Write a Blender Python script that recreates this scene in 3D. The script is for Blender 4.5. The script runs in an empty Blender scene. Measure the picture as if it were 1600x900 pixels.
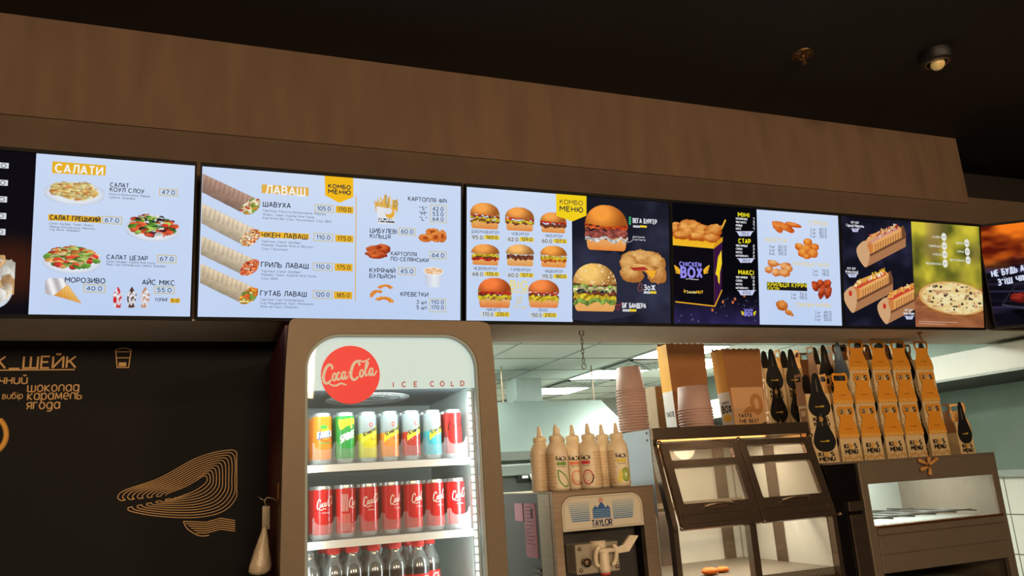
import bpy, math, random
import numpy as np
from mathutils import Vector, Matrix
C = bpy.context.scene.collection
SC = bpy.context.scene
PI = math.pi
R = math.radians
EYE = 1.5                                     # camera height in metres

# ------------------------------------------------------------------ camera
F_PX, YAW, PITCH, ROLL = 1218.49, .375443, .240808, -.0635204
_f = Vector((math.sin(YAW)*math.cos(PITCH), math.cos(YAW)*math.cos(PITCH), math.sin(PITCH)))
_r = Vector((math.cos(YAW), -math.sin(YAW), 0))
_u = _r.cross(_f)
RIGHT = math.cos(ROLL)*_r + math.sin(ROLL)*_u
UP = -math.sin(ROLL)*_r + math.cos(ROLL)*_u
cam = bpy.data.cameras.new('camera')
cam.sensor_width = 36
cam.lens = F_PX/1600*36
cam.clip_start = .05
co = bpy.data.objects.new('camera', cam)
C.objects.link(co)
co.matrix_world = Matrix(((RIGHT.x, UP.x, -_f.x, 0), (RIGHT.y, UP.y, -_f.y, 0), (RIGHT.z, UP.z, -_f.z, EYE), (0, 0, 0, 1)))
SC.camera = co

# ------------------------------------------------------------------ light
w = bpy.data.worlds.new('world')
SC.world = w
w.use_nodes = True
w.node_tree.nodes['Background'].inputs[0].default_value = (.9, .8, .7, 1)
w.node_tree.nodes['Background'].inputs[1].default_value = .004
SC.view_settings.view_transform = 'Standard'
SC.view_settings.look = 'None'
SC.view_settings.exposure = 0
SC.view_settings.gamma = 1
SC.view_settings.use_curve_mapping = False
SC.cycles.use_denoising = True
SC.cycles.sample_clamp_indirect = 4
SC.cycles.max_bounces = 8
SC.cycles.transparent_max_bounces = 16
SC.cycles.caustics_reflective = False
SC.cycles.caustics_refractive = False
WARM = (1, .70, .42)
PANEL_STRENGTH = 33
def spot(x, y, z, tx, ty, tz, watt, col=WARM, ang=75, r=.05, blend=.6):
    l = bpy.data.lights.new('downlight_beam', 'SPOT')
    l.energy = watt
    l.color = col
    l.spot_size = R(ang)
    l.spot_blend = blend
    l.shadow_soft_size = r
    o = bpy.data.objects.new('downlight_beam', l)
    o.location = (x, y, z)
    o.rotation_euler = (Vector((tx, ty, tz))-o.location).to_track_quat('-Z', 'Y').to_euler()
    C.objects.link(o)
def area(name, loc, target, size, watt, col, sy=None):
    l = bpy.data.lights.new(name, 'AREA')
    l.energy = watt
    l.color = col
    l.size = size
    if sy:
        l.shape = 'RECTANGLE'
        l.size_y = sy
    o = bpy.data.objects.new(name, l)
    o.location = loc
    o.rotation_euler = (Vector(target)-Vector(loc)).to_track_quat('-Z', 'Y').to_euler()
    C.objects.link(o)
# warm dining-room lights: downlights near the bulkhead, lamps further back in the room, an added low fill aimed up at the bulkhead
for lx in (-1.4, .2, 1.8, 3.4):
    spot(lx, .9, 3.0, lx+.05, 2.75, 2.5, 12, ang=95, r=.08, blend=.9)
for lx in (-2.0, .6, 3.2):
    area('room_lamp', (lx, -3.2, 2.75), (lx*.6+.8, 2.8, 1.5), .7, 75, WARM)
area('low_fill_light', (1.2, .9, .55), (1.2, 2.9, 2.1), 2.6, 11, (1, .74, .5), .25)
# cool fridge lights: right one backs the LED strip, the others are added fill
FRL = (.86, 1, .98)
area('fridge_fill', (.757, 2.375, 1.05), (.45, 2.75, 1.05), .025, 4.0, FRL, 1.45)
area('fridge_fill', (.268, 2.375, 1.05), (.55, 2.75, 1.05), .025, .9, FRL, 1.45)
area('fridge_fill', (.51, 2.36, 1.775), (.51, 2.62, 1.45), .45, 1.0, FRL, .02)

# ------------------------------------------------------------------ helpers
def at(px, py, Y):
    """The point of the plane y = Y that the photograph's pixel shows (1600x900)."""
    d = _f + RIGHT*((px-800)/F_PX) - UP*((py-450)/F_PX)
    return Vector((d.x*Y/d.y, Y, d.z*Y/d.y+EYE))
def hit(px, py, o, n):
    d = _f + RIGHT*((px-800)/F_PX) - UP*((py-450)/F_PX)
    e = Vector((0, 0, EYE))
    return e + d*((Vector(o)-e).dot(n)/d.dot(n))
def lin(c):
    c = np.asarray(c, float)/255
    return np.where(c <= .04045, c/12.92, ((c+.055)/1.055)**2.4)
MATS = {}
def mat(name, rgb, rough=.5, metal=0, noise=0, scale=20, bump=0, stretch=(1, 1, 1), spec=.5, emit=0, coat=0, glow=None):
    if name in MATS: return MATS[name]
    m = bpy.data.materials.new(name)
    m.use_nodes = True
    nt = m.node_tree
    b = nt.nodes['Principled BSDF']
    c = tuple(lin(rgb))+(1,)
    b.inputs['Base Color'].default_value = c
    b.inputs['Roughness'].default_value = rough
    b.inputs['Metallic'].default_value = metal
    b.inputs['Specular IOR Level'].default_value = spec
    b.inputs['Coat Weight'].default_value = coat
    if emit:
        b.inputs['Emission Color'].default_value = tuple(lin(glow))+(1,) if glow else c
        b.inputs['Emission Strength'].default_value = emit
    if noise or bump:
        tc = nt.nodes.new('ShaderNodeTexCoord')
        mp = nt.nodes.new('ShaderNodeMapping')
        mp.inputs['Scale'].default_value = stretch
        nz = nt.nodes.new('ShaderNodeTexNoise')
        nz.inputs['Scale'].default_value = scale
        nz.inputs['Detail'].default_value = 5
        nt.links.new(tc.outputs['Object'], mp.inputs[0])
        nt.links.new(mp.outputs[0], nz.inputs['Vector'])
        if noise:
            rp = nt.nodes.new('ShaderNodeValToRGB')
            rp.color_ramp.elements[0].position = .3
            rp.color_ramp.elements[1].position = .7
            rp.color_ramp.elements[0].color = tuple(max(0, v*(1-noise)) for v in c[:3])+(1,)
            rp.color_ramp.elements[1].color = tuple(min(1, v*(1+noise)) for v in c[:3])+(1,)
            nt.links.new(nz.outputs['Fac'], rp.inputs[0])
            nt.links.new(rp.outputs[0], b.inputs['Base Color'])
        if bump:
            bp = nt.nodes.new('ShaderNodeBump')
            bp.inputs['Strength'].default_value = bump
            bp.inputs['Distance'].default_value = .01
            nt.links.new(nz.outputs['Fac'], bp.inputs['Height'])
            nt.links.new(bp.outputs[0], b.inputs['Normal'])
    MATS[name] = m
    return m
def glassy(name, rgb, clear, gloss=.06, rough=.02):
    if name in MATS: return MATS[name]
    m = bpy.data.materials.new(name)
    m.use_nodes = True
    nt = m.node_tree
    nt.nodes.clear()
    t = nt.nodes.new('ShaderNodeBsdfTransparent')
    p = nt.nodes.new('ShaderNodeBsdfPrincipled')
    p.inputs['Base Color'].default_value = tuple(lin(rgb))+(1,)
    p.inputs['Roughness'].default_value = .25
    g = nt.nodes.new('ShaderNodeBsdfGlossy')
    g.inputs['Roughness'].default_value = rough
    m1 = nt.nodes.new('ShaderNodeMixShader')
    m2 = nt.nodes.new('ShaderNodeMixShader')
    q = nt.nodes.new('ShaderNodeOutputMaterial')
    m1.inputs[0].default_value = 1-clear
    m2.inputs[0].default_value = gloss
    nt.links.new(t.outputs[0], m1.inputs[1])
    nt.links.new(p.outputs[0], m1.inputs[2])
    nt.links.new(m1.outputs[0], m2.inputs[1])
    nt.links.new(g.outputs[0], m2.inputs[2])
    nt.links.new(m2.outputs[0], q.inputs[0])
    MATS[name] = m
    return m
def vcmat(name, emit=None, rough=.45, coat=0, metal=0, tint=None):
    """Colours come from the mesh's own print; emit makes it a lit display."""
    if name in MATS: return MATS[name]
    m = bpy.data.materials.new(name)
    m.use_nodes = True
    nt = m.node_tree
    a = nt.nodes.new('ShaderNodeAttribute')
    a.attribute_name = 'Col'
    if emit:
        nt.nodes.remove(nt.nodes['Principled BSDF'])
        e = nt.nodes.new('ShaderNodeEmission')
        e.inputs[1].default_value = emit
        nt.links.new(a.outputs['Color'], e.inputs[0])
        nt.links.new(e.outputs[0], nt.nodes['Material Output'].inputs[0])
    else:
        b = nt.nodes['Principled BSDF']
        b.inputs['Roughness'].default_value = rough
        b.inputs['Coat Weight'].default_value = coat
        b.inputs['Metallic'].default_value = metal
        nt.links.new(a.outputs['Color'], b.inputs['Base Color'])
    MATS[name] = m
    return m
def tag(o, label=None, cat=None, group=None, kind=None):
    if label: o['label'] = label
    if cat: o['category'] = cat
    if group: o['group'] = group
    if kind: o['kind'] = kind
    return o
def thing(name, label, cat, loc=(0, 0, 0), group=None):
    o = bpy.data.objects.new(name, None)
    o.empty_display_size = .05
    C.objects.link(o)
    o.location = loc
    return tag(o, label, cat, group)
def worldloc(o):
    v = Vector((0, 0, 0))
    while o is not None:
        v += o.location
        o = o.parent
    return v
def dup(root, loc, label=None, rz=None):
    r = root.copy()
    C.objects.link(r)
    r.location = loc
    if rz is not None: r.rotation_euler.z = rz
    if label: r['label'] = label
    for ch in list(root.children):
        c = ch.copy()
        C.objects.link(c)
        c.parent = r
        for g in list(ch.children):
            d = g.copy()
            C.objects.link(d)
            d.parent = c
    return r
class MB:
    """Collects shapes in world metres; build() links them as one mesh object (relative to its parent)."""
    def __init__(s):
        s.v, s.f, s.m, s.sm = [], [], [], []
        s.mi = 0
        s.M = Matrix()
    def add(s, vs, fs, smooth=False):
        b = len(s.v)
        s.v += [s.M @ Vector(v) for v in vs]
        for f in fs:
            s.f.append([b+i for i in f])
            s.m.append(s.mi)
            s.sm.append(smooth)
        return s
    def box(s, a, b):
        (x0, y0, z0), (x1, y1, z1) = a, b
        x0, x1 = min(x0, x1), max(x0, x1)
        y0, y1 = min(y0, y1), max(y0, y1)
        z0, z1 = min(z0, z1), max(z0, z1)
        return s.add([(x0, y0, z0), (x1, y0, z0), (x1, y1, z0), (x0, y1, z0), (x0, y0, z1), (x1, y0, z1), (x1, y1, z1), (x0, y1, z1)],
                     [(0, 3, 2, 1), (4, 5, 6, 7), (0, 1, 5, 4), (1, 2, 6, 5), (2, 3, 7, 6), (3, 0, 4, 7)])
    def hexa(s, lo, hi):
        """lo, hi: four corners each (counter-clockwise from above)."""
        return s.add(list(lo)+list(hi), [(0, 3, 2, 1), (4, 5, 6, 7), (0, 1, 5, 4), (1, 2, 6, 5), (2, 3, 7, 6), (3, 0, 4, 7)])
    def lathe(s, prof, c=(0, 0, 0), n=24, axis='z', smooth=True, a0=0, a1=2*PI):
        full = abs(a1-a0-2*PI) < 1e-6
        k = n if full else n+1
        vs, fs = [], []
        for r, z in prof:
            for i in range(k):
                a = a0+(a1-a0)*i/n
                x, y = r*math.cos(a), r*math.sin(a)
                p = {'z': (x, y, z), 'y': (x, z, y), 'x': (z, x, y)}[axis]
                vs.append((p[0]+c[0], p[1]+c[1], p[2]+c[2]))
        for j in range(len(prof)-1):
            for i in range(n):
                i2 = (i+1) % k
                f = (j*k+i, j*k+i2, (j+1)*k+i2, (j+1)*k+i)
                fs.append(f if axis != 'y' else f[::-1])
        return s.add(vs, fs, smooth)
    def tube(s, pts, r, n=8, closed=False, smooth=True):
        pts = [Vector(p) for p in pts]
        m = len(pts)
        rr = r if isinstance(r, (list, tuple)) else [r]*m
        vs, fs = [], []
        ref = None
        for i, p in enumerate(pts):
            if closed: t = pts[(i+1) % m]-pts[i-1]
            else: t = pts[min(i+1, m-1)]-pts[max(i-1, 0)]
            t.normalize()
            if ref is None:
                ref = t.cross(Vector((0, 0, 1)))
                if ref.length < .1: ref = t.cross(Vector((1, 0, 0)))
            a = (ref-t*ref.dot(t)).normalized()
            ref = a
            b = t.cross(a)
            for k in range(n):
                q = 2*PI*k/n
                vs.append(p+(a*math.cos(q)+b*math.sin(q))*rr[i])
        for i in range(m if closed else m-1):
            for k in range(n):
                i2 = (i+1) % m
                fs.append((i*n+k, i*n+(k+1) % n, i2*n+(k+1) % n, i2*n+k))
        if not closed:
            fs.append(tuple(range(n))[::-1])
            fs.append(tuple((m-1)*n+k for k in range(n)))
        return s.add(vs, fs, smooth)
    def ball(s, c, r, n=12, smooth=True):
        rx, ry, rz = r if isinstance(r, (tuple, list)) else (r, r, r)
        vs, fs = [], []
        h = n//2
        for j in range(h+1):
            t = PI*j/h
            for i in range(n):
                a = 2*PI*i/n
                vs.append((c[0]+rx*math.sin(t)*math.cos(a), c[1]+ry*math.sin(t)*math.sin(a), c[2]+rz*math.cos(t)))
        for j in range(h):
            for i in range(n):
                fs.append((j*n+i, (j+1)*n+i, (j+1)*n+(i+1) % n, j*n+(i+1) % n))
        return s.add(vs, fs, smooth)
    def prism(s, outline, y0, y1, holes=()):
        """A plate whose outline lies in x,z, from y0 (front) to y1 (back); holes are outlines too."""
        from mathutils.geometry import tessellate_polygon
        loops = [list(outline)]+[list(h) for h in holes]
        flat = [p for l in loops for p in l]
        tris = tessellate_polygon([[Vector((p[0], p[1], 0)) for p in l] for l in loops])
        n = len(flat)
        vs = [(p[0], y0, p[1]) for p in flat]+[(p[0], y1, p[1]) for p in flat]
        fs = []
        for t in tris:
            a, b, c = (flat[i] for i in t)
            ccw = (b[0]-a[0])*(c[1]-a[1])-(b[1]-a[1])*(c[0]-a[0]) > 0
            t = tuple(t) if ccw else tuple(t)[::-1]
            fs.append(t)
            fs.append(tuple(n+i for i in t[::-1]))
        base = 0
        for li, l in enumerate(loops):
            k = len(l)
            ar = sum(l[i-1][0]*l[i][1]-l[i][0]*l[i-1][1] for i in range(k))
            flip = (ar > 0) != (li == 0)
            for i in range(k):
                i2 = (i+1) % k
                q = (base+i, base+n+i, base+n+i2, base+i2)
                fs.append(q[::-1] if flip else q)
            base += k
        return s.add(vs, fs)
    def build(s, name, mats, parent=None, label=None, bevel=0, seg=2, kind=None):
        me = bpy.data.meshes.new(name)
        off = worldloc(parent) if parent else Vector((0, 0, 0))
        me.from_pydata([tuple(v-off) for v in s.v], [], s.f)
        if not isinstance(mats, (list, tuple)): mats = [mats]
        for m in mats: me.materials.append(m)
        me.polygons.foreach_set('material_index', s.m)
        me.polygons.foreach_set('use_smooth', s.sm)
        me.update()
        o = bpy.data.objects.new(name, me)
        C.objects.link(o)
        if parent: o.parent = parent
        if label: o['label'] = label
        if kind: o['kind'] = kind
        if bevel:
            b = o.modifiers.new('bevel', 'BEVEL')
            b.width = bevel
            b.segments = seg
            b.limit_method = 'ANGLE'
            b.angle_limit = R(40)
        return o
def struct(name, mb, m, bevel=0):
    return tag(mb.build(name, m, None, None, bevel), kind='structure')
def rrect(x0, z0, x1, z1, r, n=6, corners=(1, 1, 1, 1)):
    """Rounded rectangle outline; corners: bottom-left, bottom-right, top-right, top-left."""
    out = []
    for (cx, cz, a, on) in ((x0, z0, 180, corners[0]), (x1, z0, 270, corners[1]), (x1, z1, 0, corners[2]), (x0, z1, 90, corners[3])):
        if not on:
            out.append((cx, cz))
            continue
        ox = cx+r if cx == x0 else cx-r
        oz = cz+r if cz == z0 else cz-r
        for i in range(n+1):
            q = R(a+90*i/n)
            out.append((ox+r*math.cos(q), oz+r*math.sin(q)))
    return out
def spline(pts, n=8, closed=False):
    P = [np.array(p, float) for p in pts]
    m = len(P)
    out = []
    for i in range(m if closed else m-1):
        p1, p2 = P[i], P[(i+1) % m]
        p0 = P[i-1] if (closed or i > 0) else p1
        p3 = P[(i+2) % m] if (closed or i+2 < m) else p2
        for k in range(n):
            t = k/n
            out.append(.5*((2*p1)+(-p0+p2)*t+(2*p0-5*p1+4*p2-p3)*t*t+(-p0+3*p1-3*p2+p3)*t**3))
    if not closed: out.append(P[-1])
    return [tuple(q) for q in out]

# ------------------------------------------------------------------ lettering: a stroke alphabet
def arc(cx, cy, rx, ry, a0, a1, n=10):
    return [(cx+rx*math.cos(R(a0+(a1-a0)*i/n)), cy+ry*math.sin(R(a0+(a1-a0)*i/n))) for i in range(n+1)]
def _o(w=.8): return [arc(w/2, .5, w/2, .5, 90, 450, 20)]
G = {
 'А': (.72, [[(0, 0), (.36, 1), (.72, 0)], [(.13, .3), (.59, .3)]]),
 'Б': (.6, [[(.56, 1), (0, 1), (0, 0), (.32, 0)]+arc(.32, .29, .28, .29, -90, 90)+[(0, .58)]]),
 'В': (.6, [[(0, .53), (0, 1), (.3, 1)]+arc(.3, .765, .24, .235, 90, -90)+[(.32, .53)]+arc(.32, .265, .28, .265, 90, -90)+[(0, 0), (0, .53), (.3, .53)]]),
 'Г': (.52, [[(0, 0), (0, 1), (.52, 1)]]),
 'Д': (.78, [[(.04, -.18), (.04, 0), (.74, 0), (.74, -.18)], [(.14, 0), (.24, 1), (.62, 1), (.62, 0)]]),
 'Е': (.54, [[(.54, 1), (0, 1), (0, 0), (.54, 0)], [(0, .52), (.46, .52)]]),
 'Ж': (.96, [[(.48, 0), (.48, 1)], [(0, 1), (.48, .5), (0, 0)], [(.96, 1), (.48, .5), (.96, 0)]]),
 'З': (.58, [arc(.27, .755, .27, .245, 150, -90)+arc(.27, .265, .31, .265, 90, -150)]),
 'И': (.7, [[(0, 1), (0, 0), (.7, 1), (.7, 0)]]),
 'І': (.06, [[(.03, 0), (.03, 1)]]),
 'К': (.62, [[(0, 0), (0, 1)], [(.58, 1), (.04, .48)], [(.2, .6), (.62, 0)]]),
 'Л': (.7, [[(0, 0), (.1, .06), (.17, .3), (.25, 1), (.72, 1), (.72, 0)]]),
 'М': (.84, [[(0, 0), (0, 1), (.42, .4), (.84, 1), (.84, 0)]]),
 'Н': (.68, [[(0, 0), (0, 1)], [(.68, 0), (.68, 1)], [(0, .52), (.68, .52)]]),
 'О': (.86, _o(.86)),
 'П': (.66, [[(0, 0), (0, 1), (.66, 1), (.66, 0)]]),
 'Р': (.58, [[(0, 0), (0, 1), (.3, 1)]+arc(.3, .69, .28, .31, 90, -90)+[(0, .38)]]),
 'С': (.76, [arc(.42, .5, .42, .5, 45, 315, 16)]),
 'Т': (.64, [[(0, 1), (.64, 1)], [(.32, 1), (.32, 0)]]),
 'У': (.64, [[(0, 1), (.34, .32)], [(.64, 1), (.28, .14), (.16, 0), (.04, .02)]]),
 'Ф': (.86, [arc(.43, .52, .43, .33, 90, 450, 18), [(.43, 0), (.43, 1)]]),
 'Х': (.64, [[(0, 0), (.62, 1)], [(.02, 1), (.64, 0)]]),
 'Ц': (.74, [[(0, 1), (0, 0), (.74, 0), (.74, -.18)], [(.64, 1), (.64, 0)]]),
 'Ч': (.58, [[(0, 1), (0, .6)]+arc(.26, .62, .26, .22, 180, 290, 6)+[(.58, .48)], [(.58, 1), (.58, 0)]]),
 'Ш': (.94, [[(0, 1), (0, 0), (.94, 0), (.94, 1)], [(.47, 0), (.47, 1)]]),
 'Ь': (.56, [[(0, 1), (0, 0), (.28, 0)]+arc(.28, .29, .28, .29, -90, 90)+[(0, .58)]]),
 'Ю': (1.0, [[(0, 0), (0, 1)], [(0, .5), (.3, .5)], arc(.65, .5, .35, .5, 180, 540, 18)]),
 'Я': (.6, [[(.6, 0), (.6, 1), (.3, 1)]+arc(.3, .7, .28, .3, 90, 270)+[(.6, .4)], [(.3, .4), (.02, 0)]]),
 'Є': (.74, [arc(.42, .5, .42, .5, 45, 315, 16), [(.0, .5), (.52, .5)]]),
 'F': (.52, [[(0, 0), (0, 1), (.52, 1)], [(0, .52), (.44, .52)]]),
 'D': (.7, [[(0, 0), (0, 1), (.25, 1)]+arc(.25, .5, .43, .5, 90, -90, 12)+[(0, 0)]]),
 'I': (.06, [[(.03, 0), (.03, 1)]]),
 'L': (.5, [[(0, 1), (0, 0), (.5, 0)]]),
 'N': (.68, [[(0, 0), (0, 1), (.68, 0), (.68, 1)]]),
 'S': (.58, [arc(.3, .75, .27, .25, 40, 270, 10)+arc(.28, .25, .28, .25, 90, -140, 10)]),
 'U': (.66, [[(0, 1), (0, .32)]+arc(.33, .33, .33, .33, 180, 360, 10)+[(.66, 1)]]),
 'G': (.8, [arc(.42, .5, .42, .5, 45, 350, 16)+[(.82, .45), (.5, .45)]]),
 'R': (.6, [[(0, 0), (0, 1), (.3, 1)]+arc(.3, .71, .27, .29, 90, -90)+[(0, .42)], [(.28, .42), (.6, 0)]]),
 'Y': (.64, [[(0, 1), (.32, .5), (.64, 1)], [(.32, .5), (.32, 0)]]),
 'W': (1.0, [[(0, 1), (.25, 0), (.5, .9), (.75, 0), (1, 1)]]),
 'X': (.64, [[(0, 0), (.62, 1)], [(.02, 1), (.64, 0)]]),
 'Q': (.86, _o(.86)+[[(.5, .25), (.86, -.05)]]),
 '0': (.66, _o(.66)),
 '1': (.3, [[(0, .8), (.26, 1), (.26, 0)]]),
 '2': (.56, [arc(.27, .72, .27, .28, 160, -30, 10)+[(0, 0), (.56, 0)]]),
 '3': (.56, [[(.02, 1), (.52, 1), (.24, .6)]+arc(.26, .3, .3, .3, 80, -150, 10)]),
 '4': (.64, [[(.5, 0), (.5, 1), (0, .26), (.64, .26)]]),
 '5': (.56, [[(.5, 1), (.1, 1), (.06, .56)]+arc(.26, .31, .29, .31, 120, -145, 12)]),
 '6': (.6, [arc(.3, .31, .3, .31, 90, 450, 16), [(.02, .38), (.14, .72), (.42, 1)]]),
 '7': (.56, [[(0, 1), (.56, 1), (.18, 0)]]),
 '8': (.58, [arc(.29, .74, .25, .26, 90, 450, 14), arc(.29, .25, .29, .25, 90, 450, 14)]),
 '9': (.6, [arc(.3, .69, .3, .31, 90, 450, 16), [(.58, .62), (.46, .28), (.18, 0)]]),
 '.': (.08, [[(.04, 0), (.04, .1)]]), ',': (.08, [[(.06, .1), (.02, -.14)]]),
 "'": (.08, [[(.04, 1), (.04, .72)]]), '"': (.24, [[(.02, 1), (.02, .72)], [(.22, 1), (.22, .72)]]),
 '-': (.34, [[(0, .48), (.34, .48)]]), '_': (.7, [[(0, -.04), (.7, -.04)]]), ' ': (.3, []),
 '(': (.2, [arc(.3, .5, .3, .62, 130, 230, 6)]), ')': (.2, [arc(-.1, .5, .3, .62, 50, -50, 6)]),
 '*': (.2, [[(0, 1), (.2, .8)], [(.2, 1), (0, .8)]]),
}
G['Ї'] = (.2, [[(.1, 0), (.1, .95)], [(-.06, 1.2), (-.02, 1.2)], [(.22, 1.2), (.26, 1.2)]])
G['Й'] = (.7, G['И'][1]+[[(.2, 1.28), (.28, 1.17), (.42, 1.17), (.5, 1.28)]])
G['Щ'] = (1.04, G['Ш'][1]+[[(.94, 0), (1.04, 0), (1.04, -.18)]])
for a_, b_ in zip('ABCEHKMOPTZV', 'АВСЕНКМОРТЗ'): G[a_] = G[b_]
G['Z'] = (.6, [[(0, 1), (.6, 1), (0, 0), (.6, 0)]])
G['V'] = (.66, [[(0, 1), (.33, 0), (.66, 1)]])
# round lower-case letters of the wall lettering (and small print)
_x = .72
def _rl(w=.56): return arc(w/2, _x/2, w/2, _x/2, 90, 450, 18)
LOW = {
 'а': (.58, [_rl(), [(.56, _x), (.56, 0)]]), 'б': (.56, [_rl(), [(0, .36), (.02, .8), (.2, .98), (.5, 1)]]),
 'в': (.5, [[(0, .38), (0, _x), (.26, _x)]+arc(.26, .55, .16, .17, 90, -90)+arc(.28, .19, .2, .19, 90, -90)+[(0, 0), (0, .38), (.26, .38)]]),
 'г': (.4, [[(0, 0), (0, _x), (.4, _x)]]), 'ґ': (.4, [[(0, 0), (0, _x), (.4, _x)]]),
 'д': (.58, [_rl(), [(.56, _x), (.56, -.12), (.4, -.26), (.06, -.26)]]),
 'е': (.56, [[(.02, .36), (.56, .36)]+arc(.28, .36, .28, .36, 0, 310, 14)]), 'и': (.56, [[(0, _x), (0, .2)]+arc(.28, .24, .28, .24, 180, 340, 8)+[(.56, _x)], [(.56, _x), (.56, 0)]]),
 'к': (.5, [[(0, 0), (0, _x)], [(.48, _x), (.04, .34), (.5, 0)]]), 'л': (.54, [[(0, 0), (0, .5)]+arc(.27, .47, .27, .25, 180, 0, 8)+[(.54, 0)]]),
 'м': (.7, [[(0, 0), (.06, _x), (.35, .1), (.64, _x), (.7, 0)]]), 'н': (.54, [[(0, 0), (0, _x)], [(.54, 0), (.54, _x)], [(0, .38), (.54, .38)]]),
 'о': (.56, [_rl()]), 'п': (.54, [[(0, 0), (0, .5)]+arc(.27, .47, .27, .25, 180, 0, 8)+[(.54, 0)]]),
 'р': (.56, [_rl(), [(0, _x), (0, -.28)]]), 'с': (.5, [arc(.28, .36, .28, .36, 50, 310, 12)]), 'т': (.48, [[(0, _x), (.48, _x)], [(.24, _x), (.24, 0)]]),
 'ч': (.5, [[(0, _x), (0, .46), (.14, .32), (.5, .32)], [(.5, _x), (.5, 0)]]), 'ш': (.8, [[(0, _x), (0, .1), (.1, 0), (.7, 0), (.8, .1), (.8, _x)], [(.4, 0), (.4, _x)]]),
 'ь': (.5, [[(0, _x), (0, 0), (.28, 0)]+arc(.28, .2, .22, .2, -90, 90)+[(0, .4)]]), 'я': (.52, [[(.52, 0), (.52, _x), (.26, _x)]+arc(.26, .52, .22, .2, 90, 270)+[(.52, .32)], [(.26, .32), (.04, 0)]]),
 'і': (.08, [[(.04, 0), (.04, _x)], [(.04, .92), (.04, 1)]]), 'у': (.54, [[(0, _x), (.3, .1)], [(.54, _x), (.2, -.26), (.04, -.26)]]),
}
LOW['й'] = (.56, LOW['и'][1]+[[(.14, 1.02), (.22, .9), (.36, .9), (.44, 1.02)]])
LOW['є'] = (.5, [arc(.28, .36, .28, .36, 50, 310, 12), [(.0, .36), (.36, .36)]])
def glyph(ch):
    if ch in G: return G[ch]
    if ch in LOW: return LOW[ch]
    g = G.get(ch.upper(), G['О'])
    return (g[0]*.76, [[(x*.76, y*.74) for x, y in s] for s in g[1]])
def strip(pts, wd):
    """Thick polyline in the plane: (verts, quads)."""
    P = [np.array(p, float) for p in pts]
    Q = [P[0]]
    for p in P[1:]:
        if np.hypot(*(p-Q[-1])) > 1e-6: Q.append(p)
    if len(Q) < 2: return [], []
    closed = np.hypot(*(Q[0]-Q[-1])) < 1e-5 and len(Q) > 3
    if closed: Q = Q[:-1]
    n = len(Q)
    W = list(wd) if isinstance(wd, (list, tuple)) else [wd]*n
    vs, fs = [], []
    for i in range(n):
        a = Q[i-1] if (closed or i > 0) else Q[i]
        b = Q[(i+1) % n] if (closed or i < n-1) else Q[i]
        d1 = Q[i]-a
        d2 = b-Q[i]
        l1, l2 = np.hypot(*d1), np.hypot(*d2)
        t1 = d1/l1 if l1 > 1e-9 else d2/l2
        t2 = d2/l2 if l2 > 1e-9 else t1
        n1 = np.array((-t1[1], t1[0]))
        n2 = np.array((-t2[1], t2[0]))
        m = n1+n2
        q = np.hypot(*m)
        m = n1 if q < .3 else m/q
        k = 1/max(.45, m.dot(n1))
        vs += [tuple(Q[i]+m*W[i]*k/2), tuple(Q[i]-m*W[i]*k/2)]
    for i in range(n if closed else n-1):
        j = (i+1) % n
        fs.append((2*i, 2*i+1, 2*j+1, 2*j))
    return vs, fs
SCRIPT = [  # flowing script lettering of the soft-drink brand, in a box 1 wide and about a third high
 ([(.17, .235), (.165, .29), (.12, .32), (.06, .27), (.02, .17), (.015, .08), (.05, .02), (.10, .02), (.15, .06)], .034),
 ([(.10, .015), (.17, -.03), (.24, -.045), (.31, -.02), (.37, -.035), (.42, -.06)], .022),
 ([(.215, .17), (.185, .14), (.175, .085), (.195, .05), (.225, .06), (.24, .11), (.23, .155), (.205, .17)], .024),
 ([(.31, .15), (.285, .17), (.26, .13), (.255, .08), (.275, .05), (.305, .06), (.33, .09)], .024),
 ([(.40, .155), (.37, .17), (.345, .13), (.34, .08), (.36, .05), (.385, .08), (.40, .13)], .024),
 ([(.41, .17), (.395, .09), (.405, .05), (.43, .06), (.455, .10)], .022),
 ([(.46, .14), (.5, .15)], .028),
 ([(.66, .235), (.655, .29), (.61, .32), (.55, .27), (.51, .17), (.505, .08), (.54, .02), (.59, .02), (.64, .06)], .034),
 ([(.60, .30), (.66, .33), (.72, .30), (.78, .31), (.85, .34)], .02),
 ([(.705, .17), (.675, .14), (.665, .085), (.685, .05), (.715, .06), (.73, .11), (.72, .155), (.695, .17)], .024),
 ([(.745, .09), (.80, .20), (.82, .27), (.80, .29), (.78, .24), (.765, .12), (.775, .06), (.80, .06), (.825, .09)], .022),
 ([(.90, .155), (.87, .17), (.845, .13), (.84, .08), (.86, .05), (.885, .08), (.90, .13)], .024),
 ([(.91, .17), (.895, .09), (.91, .05), (.94, .06), (.98, .12)], .022),
]

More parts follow.
